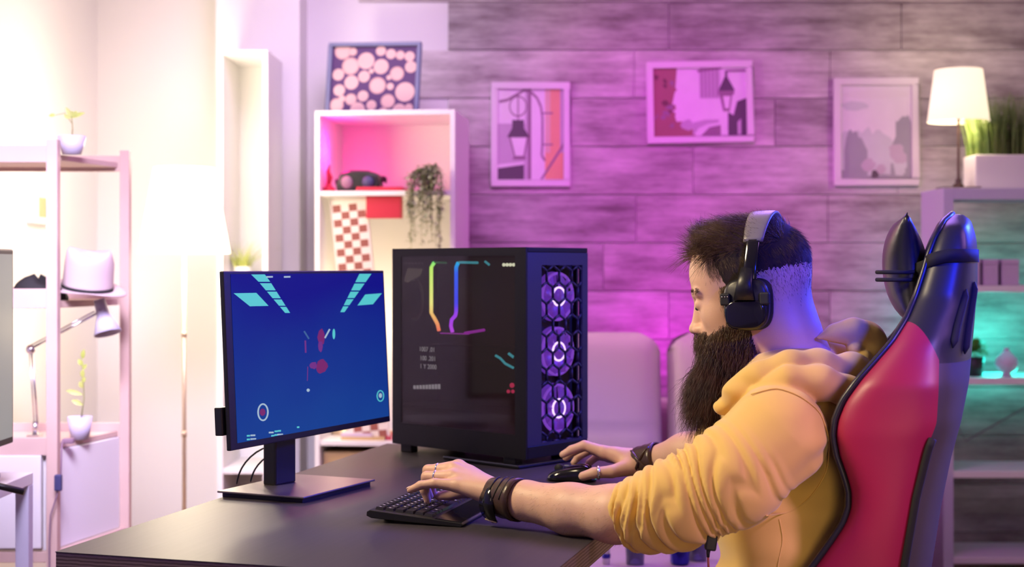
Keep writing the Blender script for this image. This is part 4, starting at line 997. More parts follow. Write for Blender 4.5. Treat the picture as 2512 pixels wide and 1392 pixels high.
for i in range(4): MB().ell(tpt(1236+i*8, 650, .05), (.0042,)*3, n=12, m=8).build('indicator_light', 'px_hot', tw)
MB().tube([tpt(1216, 873, .05), tpt(1228, 880, .05), tpt(1240, 893, .05), tpt(1259, 903, .05)], .0032, 8).build('light_cable', 'px_teal', tw)
gbar('light_cable', (1248, 868), (1260, 877), .0035, 'px_teal')
for (x, y, rr) in ((1256, 946, .006), (1247, 961, .0045), (1258, 961, .0045)): MB().ell(tpt(x, y, .05), (rr,)*3, n=12, m=8).build('status_light', 'px_cherry', tw)
for i in range(8): MB().ell(tpt(981+i*8, 646, .02), (.0018,)*3, n=8, m=6).build('vent_light', 'px_grey', tw)
# cooling fan, motherboard, graphics card behind the glass
fb = MB(); c_ = tpt(1017, 735, .06)
fb.tube([(c_.x+.030*math.cos(a), c_.y, c_.z+.052*math.sin(a)) for a in [6.2832*i/30 for i in range(31)]], .0035, 8); fb.build('rear_fan', 'steel_dark', tw)
MB().prism([(tpt(990, 690, .03).x, tpt(990, 690, .03).z), (tpt(1000, 660, .03).x, tpt(1000, 658, .03).z), (tpt(1035, 660, .03).x, tpt(1035, 660, .03).z), (tpt(1030, 680, .03).x, tpt(1030, 676, .03).z), (tpt(1000, 694, .03).x, tpt(1000, 694, .03).z)], .003, 'y', .03).build('vent_mesh', 'px_gold', tw)
MB().bx(-.36, -.06, .12, .15, .20, .44).build('motherboard', 'case_inside', tw); MB().bx(-.38, -.06, .05, .14, .235, .275).build('graphics_card', 'case_black', tw, bevel=.004)
# digit reflections on the glass side, made as glowing text and bars
rd = [(1028, 862, '1007 .01'), (1030, 884, '100 .201'), (1030, 904, '1 Y 2000')]
for px_, py_, s_ in rd:
    a = tpt(px_, py_, -.0004)
    Mx = Matrix.Translation(a) @ Matrix.Rotation(R(90), 4, 'X')
    text_mesh('reflected_digits', s_, .0165, 'px_grey', tw, Mx)
for i in range(9): 
    a = tpt(1014+i*7.5, 949, -.0003); MB().bx(a.x, a.x+.008, -.0005, .001, a.z-.006, a.z+.003+i*.0004).build('glass_bar', 'px_grey', tw)

# ------------------------------------------------------------------ keyboard
kp = D(.395, .392); kb = thing('keyboard', 'low black keyboard with a palm rest under the left hand', 'keyboard', kp, ROT_U)
KL, KW = .365, .187; kslope = math.atan2(.016, KW)
KM = Matrix.Translation(Vector((0, 0, .024))) @ Matrix.Rotation(kslope, 4, 'X')    # y goes 0 .. -KW, falling to the front
b = MB(); b.M = KM
prof = [(0, -.004), (-.006, 0), (-KW+.004, 0), (-KW, -.003), (-KW+.002, -.008), (-.10, -.012), (-.01, -.015), (0, -.012)]
b.prism(prof, KL, 'x', 0); b.build('base', 'black_plastic', kb, bevel=.0015)
b = MB(); b.M = KM; b.bx(.001, KL-.001, -KW+.003, -KW+.055, -.0005, .0012); b.build('palm_rest', 'black_gloss', kb, bevel=.001)
mat('key_black', (.018, .016, .022), .35); mat('key_print', (.70, .68, .75), .5)
keyme = None; kk_ = 0
rows_ = [(.012, 18, 0), (.031, 17, .004), (.050, 17, .008), (.069, 16, .012), (.088, 16, .016), (.107, 13, .004)]
for ri, (yy, n_, off) in enumerate(rows_):
    x = .012+off*.3
    for c_ in range(n_):
        wd = .0165
        if ri == 5 and c_ == 3: wd = .09
        elif ri >= 2 and c_ == 0: wd = .0165+off*.9
        if x+wd > KL-.012: break
        if keyme is None or wd != .0165:
            b = MB(); b._add([(sx*wd/2+0, sy*.0082, 0) for sx, sy in ((-1, -1), (1, -1), (1, 1), (-1, 1))]+[(sx*(wd/2-.0016), sy*.0066, .0048) for sx, sy in ((-1, -1), (1, -1), (1, 1), (-1, 1))],
                [(3, 2, 1, 0), (4, 5, 6, 7), (0, 1, 5, 4), (1, 2, 6, 5), (2, 3, 7, 6), (3, 0, 4, 7)])
            b.cur = 1
            if wd == .0165: b.bx(-.003, .0005, -.001, .003, .0048, .0050)
            ko = b.build('key', ['key_black', 'key_print'], kb)
            if wd == .0165: keyme = ko.data
        else:
            ko = bpy.data.objects.new('key', keyme); COL.objects.link(ko); ko.parent = kb
        ko.matrix_local = KM @ Matrix.Translation(Vector((x+wd/2, -yy-.0085, .0002))); x += wd+.0022
for sx in (.05, KL-.05): MB().bx(sx-.012, sx+.012, -.030, -.018, 0, .014).build('foot', 'black_plastic', kb, bevel=.002)

# ------------------------------------------------------------------ mouse
mp_ = D(1.00, .632); ms = thing('computer_mouse', 'glossy black mouse under the right hand', 'mouse', mp_, ROT_U+R(90))     # local x points to -W (forward)
rows = []
for i in range(15):
    t_ = i/14; x = -.054+.112*t_; e = math.sqrt(max(1-(2*t_-1)**4, 0)); hw = .031*e*(1+.08*math.cos(t_*7)); hz = .041*e*(1-.55*t_**1.5)+.001; ring = []
    for k in range(24):
        a = 2*math.pi*k/24; ca, sa = math.cos(a), math.sin(a)
        ring.append(Vector((x, hw*math.copysign(abs(ca)**.7, ca), max(0.001, .004+(hz-.004)*math.copysign(abs(sa)**.8, sa) if sa > 0 else .004+.003*sa))))
    rows.append(ring)
MB().grid(rows, close_u=True, caps=True).build('shell', 'black_gloss', ms)
MB().tube([(.030, -.004, .026), (.030, .004, .026)], .010, 18).build('scroll_wheel', 'black_matt', ms)
MB().ell((-.002, -.029, .018), (.018, .003, .005)).build('side_button', 'steel_dark', ms)
MB().ell((.012, .004, .0335), (.006, .002, .0012)).build('logo_light', 'px_grey', ms)
# ------------------------------------------------------------------ gaming chair
def two_tone():
    m = mat('chair_two_tone', (.36, .012, .062), .42, bump=(700, .05)); nt = m.node_tree; b = nt.nodes['Principled BSDF']
    tc = nt.nodes.new('ShaderNodeTexCoord'); sp = nt.nodes.new('ShaderNodeSeparateXYZ'); nt.links.new(tc.outputs['Object'], sp.inputs[0])
    def mth(op, a, b_=None):
        n = nt.nodes.new('ShaderNodeMath'); n.operation = op
        for i, v in enumerate((a, b_)):
            if v is None: continue
            if hasattr(v, 'links'): nt.links.new(v, n.inputs[i])
            else: n.inputs[i].default_value = v
        return n.outputs[0]
    t = mth('MAXIMUM', mth('SUBTRACT', -.051, sp.outputs[1]), 0.0); drop = mth('MULTIPLY', mth('MULTIPLY', t, t), 24.0)
    f = mth('GREATER_THAN', mth('ADD', sp.outputs[2], drop), 1.13)
    mx = nt.nodes.new('ShaderNodeMix'); mx.data_type = 'RGBA'; mx.inputs[6].default_value = (.36, .012, .062, 1); mx.inputs[7].default_value = (.018, .018, .024, 1)
    nt.links.new(f, mx.inputs[0]); nt.links.new(mx.outputs[2], b.inputs['Base Color'])
two_tone()
CH = D(.60, 1.30, 0); ch = thing('gaming_chair', 'red and black gaming chair with strapped head pillow, the player leaning in it', 'chair', CH, ROT_U)
# local: x = U (far side +), y = -W (forward +)
mat('chair_red', (.36, .012, .062), .45, bump=(700, .05)); mat('chair_black', (.018, .018, .024), .34, bump=(700, .05))
mat('chair_grey', (.055, .045, .055), .55); mat('strap_black', (.008, .008, .008), .8); mat('pillow_black', (.012, .012, .016), .33, bump=(60, .15))
PIP = [(2348, 517), (2318, 543), (2296, 585), (2281, 625), (2268, 670), (2250, 725), (2225, 785), (2190, 840), (2150, 885), (2105, 935), (2068, 985), (2050, 1030), (2045, 1070), (2055, 1120), (2072, 1165), (2084, 1205), (2084, 1245), (2070, 1285), (2040, 1330), (1995, 1392), (1945, 1450), (1910, 1520), (1900, 1640)]
BACK = [(2352, 517), (2384, 540), (2399, 580), (2402, 640), (2402, 700), (2394, 800), (2382, 940), (2362, 1040), (2337, 1130), (2312, 1250), (2290, 1392), (2275, 1480), (2262, 1640)]
REDB = [(2349, 517), (2362, 550), (2368, 620), (2350, 720), (2320, 800), (2302, 870), (2303, 960), (2300, 1040), (2275, 1100), (2245, 1220), (2215, 1392), (2200, 1480), (2190, 1640)]
def curve_x(cv, py):
    for (xa, ya), (xb, yb) in zip(cv, cv[1:]):
        if py <= yb: return xa+(xb-xa)*(max(py, ya)-ya)/(yb-ya)
    return cv[-1][0]
def solveW(z, s, cv):     # s = distance towards the camera side from the chair's middle
    u = .60-s; Wv = 1.25
    for _ in range(12):
        Y = 2.35+.9595*u-.2816*Wv; py = HY+(CAMZ-z)/Y*F; k = (curve_x(cv, py)-CX)/F
        Wv = (k*(2.35+.9595*u)+.755-.2816*u)/(.9595+.2816*k)
    return Wv
def hw(z):       # half width of the back rest
    pts = [(.50, .24), (.75, .25), (.95, .262), (1.03, .258), (1.10, .225), (1.17, .175), (1.25, .155), (1.29, .135), (1.31, .08), (1.316, .02)]
    for (a, b_), (c, d) in zip(pts, pts[1:]):
        if z <= c: return b_+(d-b_)*(max(z, a)-a)/(c-a)
    return .02
zt_c = 1.3135
zsl = [.50+.012*i for i in range(int((1.29-.50)/.012))]+[1.285, 1.293, 1.299, 1.304, 1.308, 1.311, zt_c]
secs = []
for z in zsl:
    h = hw(z); wf = solveW(z, h*.90, PIP); wr = solveW(z, h*.96, REDB); wb = solveW(z, h*.35, BACK)
    wr = max(wr, wf+.02*h/.25); wb = max(wb, wr+.02*h/.25)
    rec = min(.05, (wr-wf)*.4)*min(1, h/.2)
    if z > 1.09: rec *= max(0, 1-(z-1.09)/.05); rec -= .012*min(1, max(0, (z-1.09)/.05))*min(1, h/.1)
    half = [(0, wf+rec), (.45, wf+rec*.9), (.70, wf+rec*.45), (.82, wf+.004), (.90, wf), (.96, wf+(wr-wf)*.10), (1.0, wf+(wr-wf)*.30), (1.01, wf+(wr-wf)*.6), (1.0, wf+(wr-wf)*.85), (.965, wr), (.90, wr+(wb-wr)*.35), (.70, wr+(wb-wr)*.72), (.40, wb-.003), (0, wb)]
    near = [Vector((-a*h, -(w_-1.30), z)) for a, w_ in half]; far = [Vector((a*h, -(w_-1.30), z)) for a, w_ in half[1:-1]][::-1]
    secs.append(near+far)
nS = len(secs[0])
# faces: split by look
def zone(i, k):
    z = zsl[i]; kk = k if k < 14 else nS-k
    kk = min(k, nS-1-k) if k >= 13 else k
    seam = 1.125-.055*max(0, min(1, (kk-4)/5.0))-(.02 if kk > 7 else 0)
    if kk <= 3: return 1 if (z > 1.10 or kk <= 2) else 0
    if kk >= 9: return 2 if z < 1.06 else 1
    return 3
cb_ = MB(); vs = [p for r_ in secs for p in r_]; fs = []
cb_.v = [tuple(p) for p in vs]
for i in range(len(secs)-1):
    for k in range(nS):
        k2 = (k+1) % nS; cb_.f.append((i*nS+k, i*nS+k2, (i+1)*nS+k2, (i+1)*nS+k)); cb_.mi.append(zone(i, k)); cb_.sm.append(True)
cb_.f.append(tuple(range(nS))[::-1]); cb_.mi.append(2); cb_.sm.append(True)
cb_.f.append(tuple((len(secs)-1)*nS+k for k in range(nS))); cb_.mi.append(1); cb_.sm.append(True)
br_ = cb_.build('backrest', ['chair_red', 'chair_black', 'chair_grey', 'chair_two_tone'], ch, subs=1)
pr = MB(); pr.tube([s_[4]+Vector((0, .002, 0)) for s_ in secs[1:]], .0055, 8); pr.build('piping', 'chair_black', ch)
pr = MB(); pr.tube([s_[nS-4]+Vector((0, .002, 0)) for s_ in secs[1:]], .0055, 8); pr.build('piping', 'chair_black', ch)
# dark trim line on the rear edge of the red panel
tr = MB(); i0, i1 = 2, min(range(len(zsl)), key=lambda i: abs(zsl[i]-.955))
tr.tube([secs[i][9]+Vector((-.004, -.002, 0)) for i in range(i0, i1)], .0065, 8); tr.build('edge_trim', 'strap_black', ch)
for kx, za, zb_2 in ((10, 1.085, 1.19), (11, 1.075, 1.20)):  # black tubes stand in for the shaded openings of the slots
    ii = [i for i in range(len(zsl)) if za < zsl[i] < zb_2]
    MB().tube([secs[i][kx]+Vector((-.001, 0, 0)) for i in ii], [.001]+[.0065]*(len(ii)-2)+[.001], 8, flat=(.5, 1)).build('harness_slot', 'strap_black', ch)
# head pillow
hp_ = MB(); M_ = Matrix.Identity(4); pc = D(.60, 1.155, 0)
zc2 = CAMZ-(662-HY)/F*2.6
def pil(u_, v_, s_):
    t_ = .040*(max(1-u_*u_, 0)**.5)*(max(1-v_*v_, 0)**.55)
    x = .150*u_*(1-.16*(1-v_*v_)); z = .098*v_*(1-.10*(1-u_*u_))
    return Vector((x, -.045+s_*t_+.006*v_-.012*u_*u_, zc2+z))
for s_ in (-1, 1): hp_.grid([[pil(-1+2*a/24, -1+2*b_/20, s_) for a in range(25)] for b_ in range(21)])
hp_.build('head_pillow', 'pillow_black', ch)
# strap round pillow and head section
zi = min(range(len(zsl)), key=lambda i: abs(zsl[i]-1.222)); ring = secs[zi]
st_pts = [Vector((-.105, -.035, zc2-.010))]
for k in range(3, 14):
    p = ring[k]; c0 = Vector((0, ring[0].y*.5+ring[13].y*.5, p.z)); o_ = (p-c0).normalized()*.0005
    st_pts.append(p+o_+Vector((0, 0, .004+.016*min(1, (k-3)/4))))
for sx in (1, -1):
    rows = [[Vector((p.x*sx, p.y, p.z-.011)), Vector((p.x*sx, p.y, p.z+.011))] for p in st_pts]
    MB().grid(rows).build('strap', 'strap_black', ch, solid=.002)
lp = MB()
for dz_ in (-.004, -.017): lp.tube([(-.110, .001, zc2+dz_), (-.126, -.012, zc2+dz_), (-.130, -.040, zc2+dz_), (-.124, -.062, zc2+dz_)], .0036, 8)
lp.build('strap_loop', 'strap_black', ch)
# seat, arm posts, gas lift, star base
b = MB(); b.bx(-.20, .20, .04, .50, .39, .455); b.build('seat', 'chair_black', ch, bevel=.03, seg=4)
for s_ in (-1, 1): MB().bx(min(s_*.19, s_*.27), max(s_*.19, s_*.27), .04, .50, .40, .49).build('seat_bolster', 'chair_red', ch, bevel=.03, seg=4)
MB().bx(-.12, .12, .10, .34, .35, .39).build('mechanism', 'chair_grey', ch, bevel=.005)
MB().cyl((0, .22, .10), (0, .22, .36), .028).build('gas_lift', 'chair_grey', ch)
for k in range(5):
    a = 6.2832*k/5+.3; e = Vector((.30*math.cos(a), .22+.30*math.sin(a), .075)); lg = MB().tube([(0, .22, .115), (e.x*.5, .22+(e.y-.22)*.5, .105), e], [.028, .024, .018], 12, flat=(.6, 1)).build('base_leg', 'chair_grey', ch)
    MB().tube([(e.x-.02*math.sin(a), e.y+.02*math.cos(a), .030), (e.x+.02*math.sin(a), e.y-.02*math.cos(a), .030)], .030, 20).build('caster', 'chair_black', lg)
MB().bx(-.15, .15, -.02, .10, .40, .52).build('hinge_cover', 'chair_grey', ch, bevel=.01)
# ------------------------------------------------------------------ the player
mat('skin', (.74, .47, .34), .48, sss=.08, noise=(26, .35, (.66, .38, .27)), bump=(350, .12))
mat('hoodie', (.80, .53, .14), .85, sheen=.35, bump=(900, .12)); mat('denim', (.06, .08, .16), .8, bump=(500, .4)); mat('shoe', (.05, .05, .055), .6)
mat('hair_brown', (.085, .048, .024), .42, noise=(40, .8, (.17, .10, .05))); mat('hair_dark', (.016, .010, .008), .95, noise=(40, .6, (.045, .025, .016)))
mat('leather', (.060, .032, .022), .32, bump=(90, .4)); mat('eye_white', (.75, .72, .68), .2); mat('iris', (.05, .05, .06), .15)
PO = np.array(D(.6, 1.13, 0)); pr_ = thing('person', 'bearded man in a yellow hoodie sitting at the desk, hands on keyboard and mouse', 'person', Vector(PO))
T = lambda v: np.array(v, float)
# head frame
psi, th_ = R(6), R(13); HS = 1.06
fw = (-W_*math.cos(psi)+U*math.sin(psi)); yl_ = Vector((0, 0, 1)).cross(fw)       # yl_ points to his left, the camera side
hx = fw*math.cos(th_)-Vector((0, 0, 1))*math.sin(th_); hz = fw*math.sin(th_)+Vector((0, 0, 1))*math.cos(th_)
HR = Matrix((hx, yl_, hz)).transposed(); HRn = np.array(HR)
HC = P(1841, 705, 2.625); HCn = T(HC)
def H(x, y, z): return HC+HR @ Vector((x, y, z))*HS
def toH(p): return ((p-HCn) @ HRn)/HS
Lw, Lm, Le = T(P(1238, 1222, 2.58)), T(P(1400, 1250, 2.50)), T(P(1650, 1255, 2.405))
Ls = T(P(1905, 1068, 2.40)); Lu = T(P(1795, 1172, 2.385))
Rw, Re, Rs = T(P(1590, 1134, 3.06)), T(P(1800, 1085, 2.93)), T(D(.80, 1.12, .955))
Uu, Ww = T(U), T(W_)
RUW = np.array([[U.x, W_.x, 0], [U.y, W_.y, 0], [0, 0, 1]])
def dd_(u, w, z): return T(D(u, w, z))
neckA, neckB = dd_(.6, 1.118, 1.14), dd_(.6, 1.160, 1.03)
def head_sdf(p):
    q = toH(p)
    d = ellip(q, (-.010, 0, .033), (.101, .077, .087))
    d = smin(d, ellip(q, (.034, 0, .030), (.062, .062, .064)), .03)
    d = smin(d, ellip(q, (.046, 0, -.038), (.050, .055, .072)), .025)
    d = smin(d, ellip(q, (.036, 0, -.085), (.056, .050, .034)), .025)
    a = np.abs(q[:, 1]); m = q.copy(); m[:, 1] = a
    d = smin(d, ellip(m, (.058, .036, -.034), (.026, .020, .026)), .015)
    d = smax(d, -ellip(m, (.106, .031, -.008), (.021, .018, .012)), .010)
    d = smin(d, cone(m, (.095, .006, .010), (.080, .046, .008), .0080, .007), .010)
    d = smin(d, ellip(m, (.082, .031, -.011), (.0135, .0145, .0120)), .004)
    d = smin(d, cone(m, (.092, 0, .000), (.108, 0, -.044), .0080, .0100), .012)
    d = smin(d, ellip(m, (.113, 0, -.050), (.0115, .0100, .0095)), .007)
    d = smin(d, ellip(m, (.103, .012, -.053), (.0115, .0065, .0075)), .006)
    d = smax(d, -ellip(m, (.104, .0065, -.0555), (.005, .003, .004)), .002)
    d = smin(d, ellip(m, (.088, 0, -.062), (.012, .024, .014)), .012)
    d = smin(d, ellip(m, (.098, 0, -.067), (.010, .021, .0055)), .004); d = smin(d, ellip(m, (.096, 0, -.077), (.010, .018, .006)), .004)
    d = smin(d, ellip(m, (.082, 0, -.106), (.021, .024, .017)), .015)
    d = smin(d, ellip(m, (-.018, .080, -.012), (.020, .007, .031)), .006)
    d = smin(d, cone(q, (-.040, 0, .005), (-.042, 0, -.085), .056, .056), .03)
    return d*HS
def finger(p, js, rs, k=.004):
    d = None
    for a, b_, ra, rb in zip(js, js[1:], rs, rs[1:]):
        c = cone(p, a, b_, ra, rb); d = c if d is None else smin(d, c, .0035)
    return d
LH = dict(pinky=[(1122, 1192, 2.605), (1066, 1186, 2.612), (1032, 1191, 2.618), (1006, 1203, 2.622)], ring=[(1110, 1170, 2.628), (1046, 1170, 2.648), (1041, 1203, 2.658), (1049, 1228, 2.660)],
          middle=[(1112, 1152, 2.652), (1050, 1154, 2.672), (1042, 1192, 2.690), (1054, 1218, 2.694)], index=[(1125, 1146, 2.676), (1070, 1152, 2.702), (1058, 1190, 2.715), (1062, 1214, 2.718)],
          thumb=[(1196, 1200, 2.635), (1146, 1206, 2.690), (1108, 1214, 2.715), (1078, 1218, 2.722)])
LR = dict(pinky=(.0125, .0088, .0080, .0066), ring=(.0130, .0098, .0088, .0072), middle=(.0135, .0102, .0090, .0074), index=(.0135, .0102, .0088, .0074), thumb=(.018, .0125, .0108, .0085))
RH = dict(index=[(1482, 1110, 3.085), (1434, 1093, 3.095), (1402, 1104, 3.098), (1381, 1116, 3.100)], middle=[(1484, 1110, 3.108), (1436, 1095, 3.122), (1404, 1110, 3.128), (1388, 1124, 3.130)],
          ring=[(1488, 1114, 3.130), (1448, 1104, 3.150), (1420, 1120, 3.156), (1408, 1136, 3.158)], pinky=[(1496, 1122, 3.150), (1466, 1120, 3.170), (1446, 1136, 3.174), (1438, 1148, 3.176)],
          thumb=[(1548, 1146, 3.050), (1500, 1158, 3.030), (1458, 1161, 3.028), (1430, 1169, 3.030)])
RR = dict(pinky=(.012, .0088, .0080, .0068), ring=(.013, .0098, .0088, .0074), middle=(.0135, .0104, .0092, .0078), index=(.0140, .0106, .0094, .0080), thumb=(.019, .0135, .0118, .0098))
PX = lambda js: [T(P(*j)) for j in js]
LHw = {k: PX(v) for k, v in LH.items()}; RHw = {k: PX(v) for k, v in RH.items()}
def hand_sdf(p, Hh, Rr, wr, rw):
    d = None
    for k in ('pinky', 'ring', 'middle', 'index'):
        c = cone(p, wr, Hh[k][0], rw*.80, Rr[k][0]*1.04); d = c if d is None else smin(d, c, .010)
    c = cone(p, wr, Hh['thumb'][0], rw*.85, Rr['thumb'][0]); d = smin(d, c, .012)
    c = cone(p, Hh['thumb'][0], Hh['index'][0]*.75+wr*.25, .015, .012); d = smin(d, c, .012)
    for k in ('thumb', 'pinky', 'ring', 'middle', 'index'):
        d = smin(d, finger(p, Hh[k], Rr[k]), .0045)
    return d
def seg_box(pts, m): a = np.array(pts); return a.min(0)-m, a.max(0)+m
def group(fn, lo, hi):
    def g(p):
        o = np.maximum(lo-p, p-hi).max(1); d = o+.03; near = o < .02
        if near.any(): d[near] = fn(p[near])
        return d
    return g
g_head = group(lambda p: head_sdf(p), *seg_box([HC], .16))
g_lh = group(lambda p: hand_sdf(p, LHw, LR, Lw, .028), *seg_box([j for v in LHw.values() for j in v]+[Lw], .045))
g_rh = group(lambda p: hand_sdf(p, RHw, RR, Rw, .028), *seg_box([j for v in RHw.values() for j in v]+[Rw], .045))
def torso_sdf(p):
    d = ellip(p, dd_(.6, 1.14, .92), (.155, .098, .15), RUW)
    d = smin(d, ellip(p, dd_(.6, 1.135, .74), (.145, .105, .16), RUW), .06)
    d = smin(d, ellip(p, dd_(.6, 1.13, .58), (.165, .125, .10), RUW), .05)
    d = smin(d, cone(p, Ls, Rs, .055, .055), .04)
    d = smin(d, cone(p, neckA, neckB, .060, .066), .03)
    for u in (.50, .70):
        d = smin(d, cone(p, dd_(u, 1.10, .53), dd_(u-.02 if u < .6 else u+.02, .62, .52), .075, .055), .03)
        d = smin(d, cone(p, dd_(u-.02 if u < .6 else u+.02, .62, .52), dd_(u, .56, .10), .055, .036), .02)
        d = smin(d, cone(p, dd_(u, .58, .06), dd_(u, .42, .045), .036, .03), .02)
    return d
g_torso = group(torso_sdf, dd_(.3, .3, 0)*0+np.array([-.35, 1.9, -.01]), np.array([.85, 3.3, 1.22]))
def arms_sdf(p):
    d = cone(p, Lw, T(P(1290, 1229, 2.555)), .0275, .0345); d = smin(d, cone(p, T(P(1290, 1229, 2.555)), Lm, .0345, .0425), .012)
    d = smin(d, cone(p, Lm, T(P(1510, 1262, 2.45)), .0425, .0475), .02); d = smin(d, cone(p, T(P(1510, 1262, 2.45)), Le, .0475, .046), .02)
    d = smin(d, cone(p, Le, Ls, .048, .058), .02)
    m = Rw*.55+Re*.45
    e = cone(p, Rw, m, .028, .040); e = smin(e, cone(p, m, Re, .040, .046), .02); e = smin(e, cone(p, Re, Rs, .046, .055), .02)
    return np.minimum(d, e)
g_arms = group(arms_sdf, *seg_box([Lw, Le, Ls, Rw, Re, Rs], .09))
def body_sdf(p):
    d = smin(g_torso(p), g_head(p), .018); d = smin(d, g_arms(p), .012)
    return smin(smin(d, g_lh(p), .006), g_rh(p), .006)
v_, f_ = surface(body_sdf, (-.30, 2.10, -.002), (.86, 3.26, 1.36), .0024)
v_ = smooth_np(v_, f_, 2, .4)
np_mesh('body', v_, f_, 'skin', pr_, origin=PO)
bodyV = v_

# clothing ---------------------------------------------------------
def wob(p, f, s): return np.sin(p[:, 0]*f+s)*np.cos(p[:, 1]*f*1.13+s*2)+np.sin(p[:, 2]*f*.9+s*3+p[:, 0]*f*.5)
def chain(p, pts, rs):
    """tapered chain; returns distance, arc length and the nearest axis direction"""
    best = None; acc = 0.0; tot = None
    for a, b_, ra, rb in zip(pts, pts[1:], rs, rs[1:]):
        ba = b_-a; L = np.linalg.norm(ba); t = ((p-a) @ ba)/(L*L)
        tc = np.clip(t, 0, 1); q = p-a-tc[:, None]*ba; d = np.linalg.norm(q, axis=1)-(ra+(rb-ra)*tc); s = acc+tc*L
        wgt = np.exp(-np.clip(d, -.1, .3)/.008)+1e-12
        if best is None: best = d.copy(); arc = s*wgt; ang = q*wgt[:, None]; ws = wgt.copy()
        else: best = smin(best, d, .03); arc = arc+s*wgt; ang = ang+q*wgt[:, None]; ws = ws+wgt
        acc += L
    return best, arc/ws, ang/ws[:, None], acc
cuffL = T(P(1535, 1268, 2.437)); c2 = T(P(1600, 1254, 2.415))
slL = [cuffL, c2, T(P(1668, 1232, 2.395)), Lu, Ls]
def sleeve(p, pts, rs, amp, seed, side, tilt=1.0):
    d, s, q, tot = chain(p, pts, rs)
    up = q[:, 2]; dep = q @ side
    an = np.arctan2(up, dep)
    # bunched folds: uneven, slanting, merging
    warp = .012*np.sin(an*1.0+seed)+.007*np.sin(an*2.3+seed*2.1)+.005*wob(p, 24, seed)
    ph = (s+warp-.16*tilt*up)/.0225*6.2832
    r1 = np.sin(ph+.55*np.sin(ph+1.0))
    ph2 = (s*1.0+.012*np.sin(an*1.9+seed*3)+.008*wob(p, 21, seed+4)-.14*tilt*up)/.0140*6.2832
    r2 = np.sin(ph2+.5*np.sin(ph2))
    w1 = np.clip((.27-s)/.10, 0, 1)*np.clip(s/.018, 0, 1)
    w2 = np.clip((.20-s)/.06, 0, 1)*np.clip(s/.018, 0, 1)
    m = np.clip(.5+.6*np.sin(an*1.4+seed+s*26), 0, 1); m2 = np.clip(.5+.7*np.sin(an*2.0+seed*2-s*31), 0, 1)
    d = d-amp*(1-.40*np.clip(up/.05, 0, 1))*(w1*r1*(.45+.4*m)+w2*.42*r2*m2)-.0016*w1
    # rays of cloth pulled from the arm pit to the shoulder
    w3 = np.clip((s-.22)/.08, 0, 1)
    d = d-.0045*w3*np.sin(an*6.5+s*26+1.2*np.sin(s*30))*np.clip(.4-up*9, 0, 1)
    ax = (pts[1]-pts[0])/np.linalg.norm(pts[1]-pts[0]); cut = -((p-pts[0]) @ ax)-.004-.004*np.sin(an*3)
    return smax(d, cut, .004)
camdir = T((0.0, -1.0, 0.0))
def hoodie_sdf(p):
    t = ellip(p, dd_(.6, 1.145, .935), (.178, .122, .155), RUW)
    t = smin(t, ellip(p, dd_(.6, 1.135, .76), (.170, .132, .17), RUW), .05)
    t = smin(t, ellip(p, dd_(.6, 1.13, .60), (.185, .150, .105), RUW), .05)
    t = smin(t, cone(p, Ls+T((0, .03, -.01)), Rs, .076, .076), .05)
    t = smin(t, cone(p, dd_(.6, 1.16, 1.005), dd_(.6, 1.15, .95), .075, .12), .04)
    t = t-.0045*np.sin(p[:, 2]*52+4*wob(p, 9, 1.0))*np.clip((.90-p[:, 2])/.12, 0, 1)-.0025*wob(p, 30, 2.0)
    t = smax(t, .515-p[:, 2], .01)
    sl = sleeve(p, slL, [.0525, .0585, .067, .078, .085], .0085, 1.3, camdir)
    cr = T(Rw*.28+Re*.72)
    sr = sleeve(p, [cr, Re, (Re+Rs)/2, Rs], [.050, .062, .072, .082], .007, 3.1, camdir)
    d = smin(t, sl, .010); d = smin(d, sr, .015)
    # hood: collar folds, near and far, and the bunched hood behind the neck
    def hc(pts, rs): return chain(p, [T(P(*a)) for a in pts], rs)[0]
    n1 = hc([(1772, 1000, 2.50), (1812, 958, 2.465), (1868, 925, 2.45), (1935, 902, 2.445), (2010, 900, 2.465), (2085, 908, 2.50), (2140, 908, 2.56)], [.012, .018, .022, .024, .024, .024, .022])
    n2 = hc([(1850, 958, 2.43), (1930, 936, 2.415), (2010, 940, 2.42), (2080, 962, 2.45), (2120, 985, 2.50)], [.010, .021, .024, .022, .014])
    n3 = hc([(1780, 992, 2.62), (1790, 985, 2.70), (1850, 950, 2.79), (1950, 905, 2.80), (2050, 890, 2.74), (2120, 885, 2.66), (2140, 890, 2.58)], [.016, .02, .022, .024, .026, .028, .026])
    n3 = smin(n3, hc([(1772, 1000, 2.50), (1780, 992, 2.62)], [.012, .016]), .01)
    fold = .0016*np.sin(p[:, 2]*120+p[:, 0]*60+3*wob(p, 22, .5))
    hd = hc([(2008, 828, 2.54), (2045, 818, 2.55), (2090, 816, 2.56), (2126, 832, 2.57), (2140, 860, 2.57), (2130, 888, 2.57), (2090, 900, 2.55)], [.004, .012, .017, .021, .022, .021, .016])
    fl_ = ellip(p, P(2084, 876, 2.635), (.048, .036, .024)); fl_ = smin(fl_, hc([(2006, 830, 2.62), (2060, 872, 2.64), (2110, 895, 2.63)], [.008, .018, .020]), .02)
    kn = ellip(p, P(2096, 856, 2.545), (.014, .018, .011)); kn = smin(kn, ellip(p, P(2118, 876, 2.54), (.015, .018, .014)), .006)
    hood = smin(smin(hd, fl_-.003*wob(p, 60, 1.0), .006), kn, .005)-.002*wob(p, 70, 3.0)
    col = smin(np.minimum(n1, n2)-fold, n3-fold, .012)
    d = smin(d, col, .008); d = smin(d, hood-fold*.5, .008)
    # room for the neck
    nk_ = cone(p, dd_(.6, 1.10, 1.20), dd_(.6, 1.150, 1.045), .078, .064)
    keep = p[:, 2] > 1.0
    d = np.where(keep, smax(d, -nk_, .008), d)
    return d
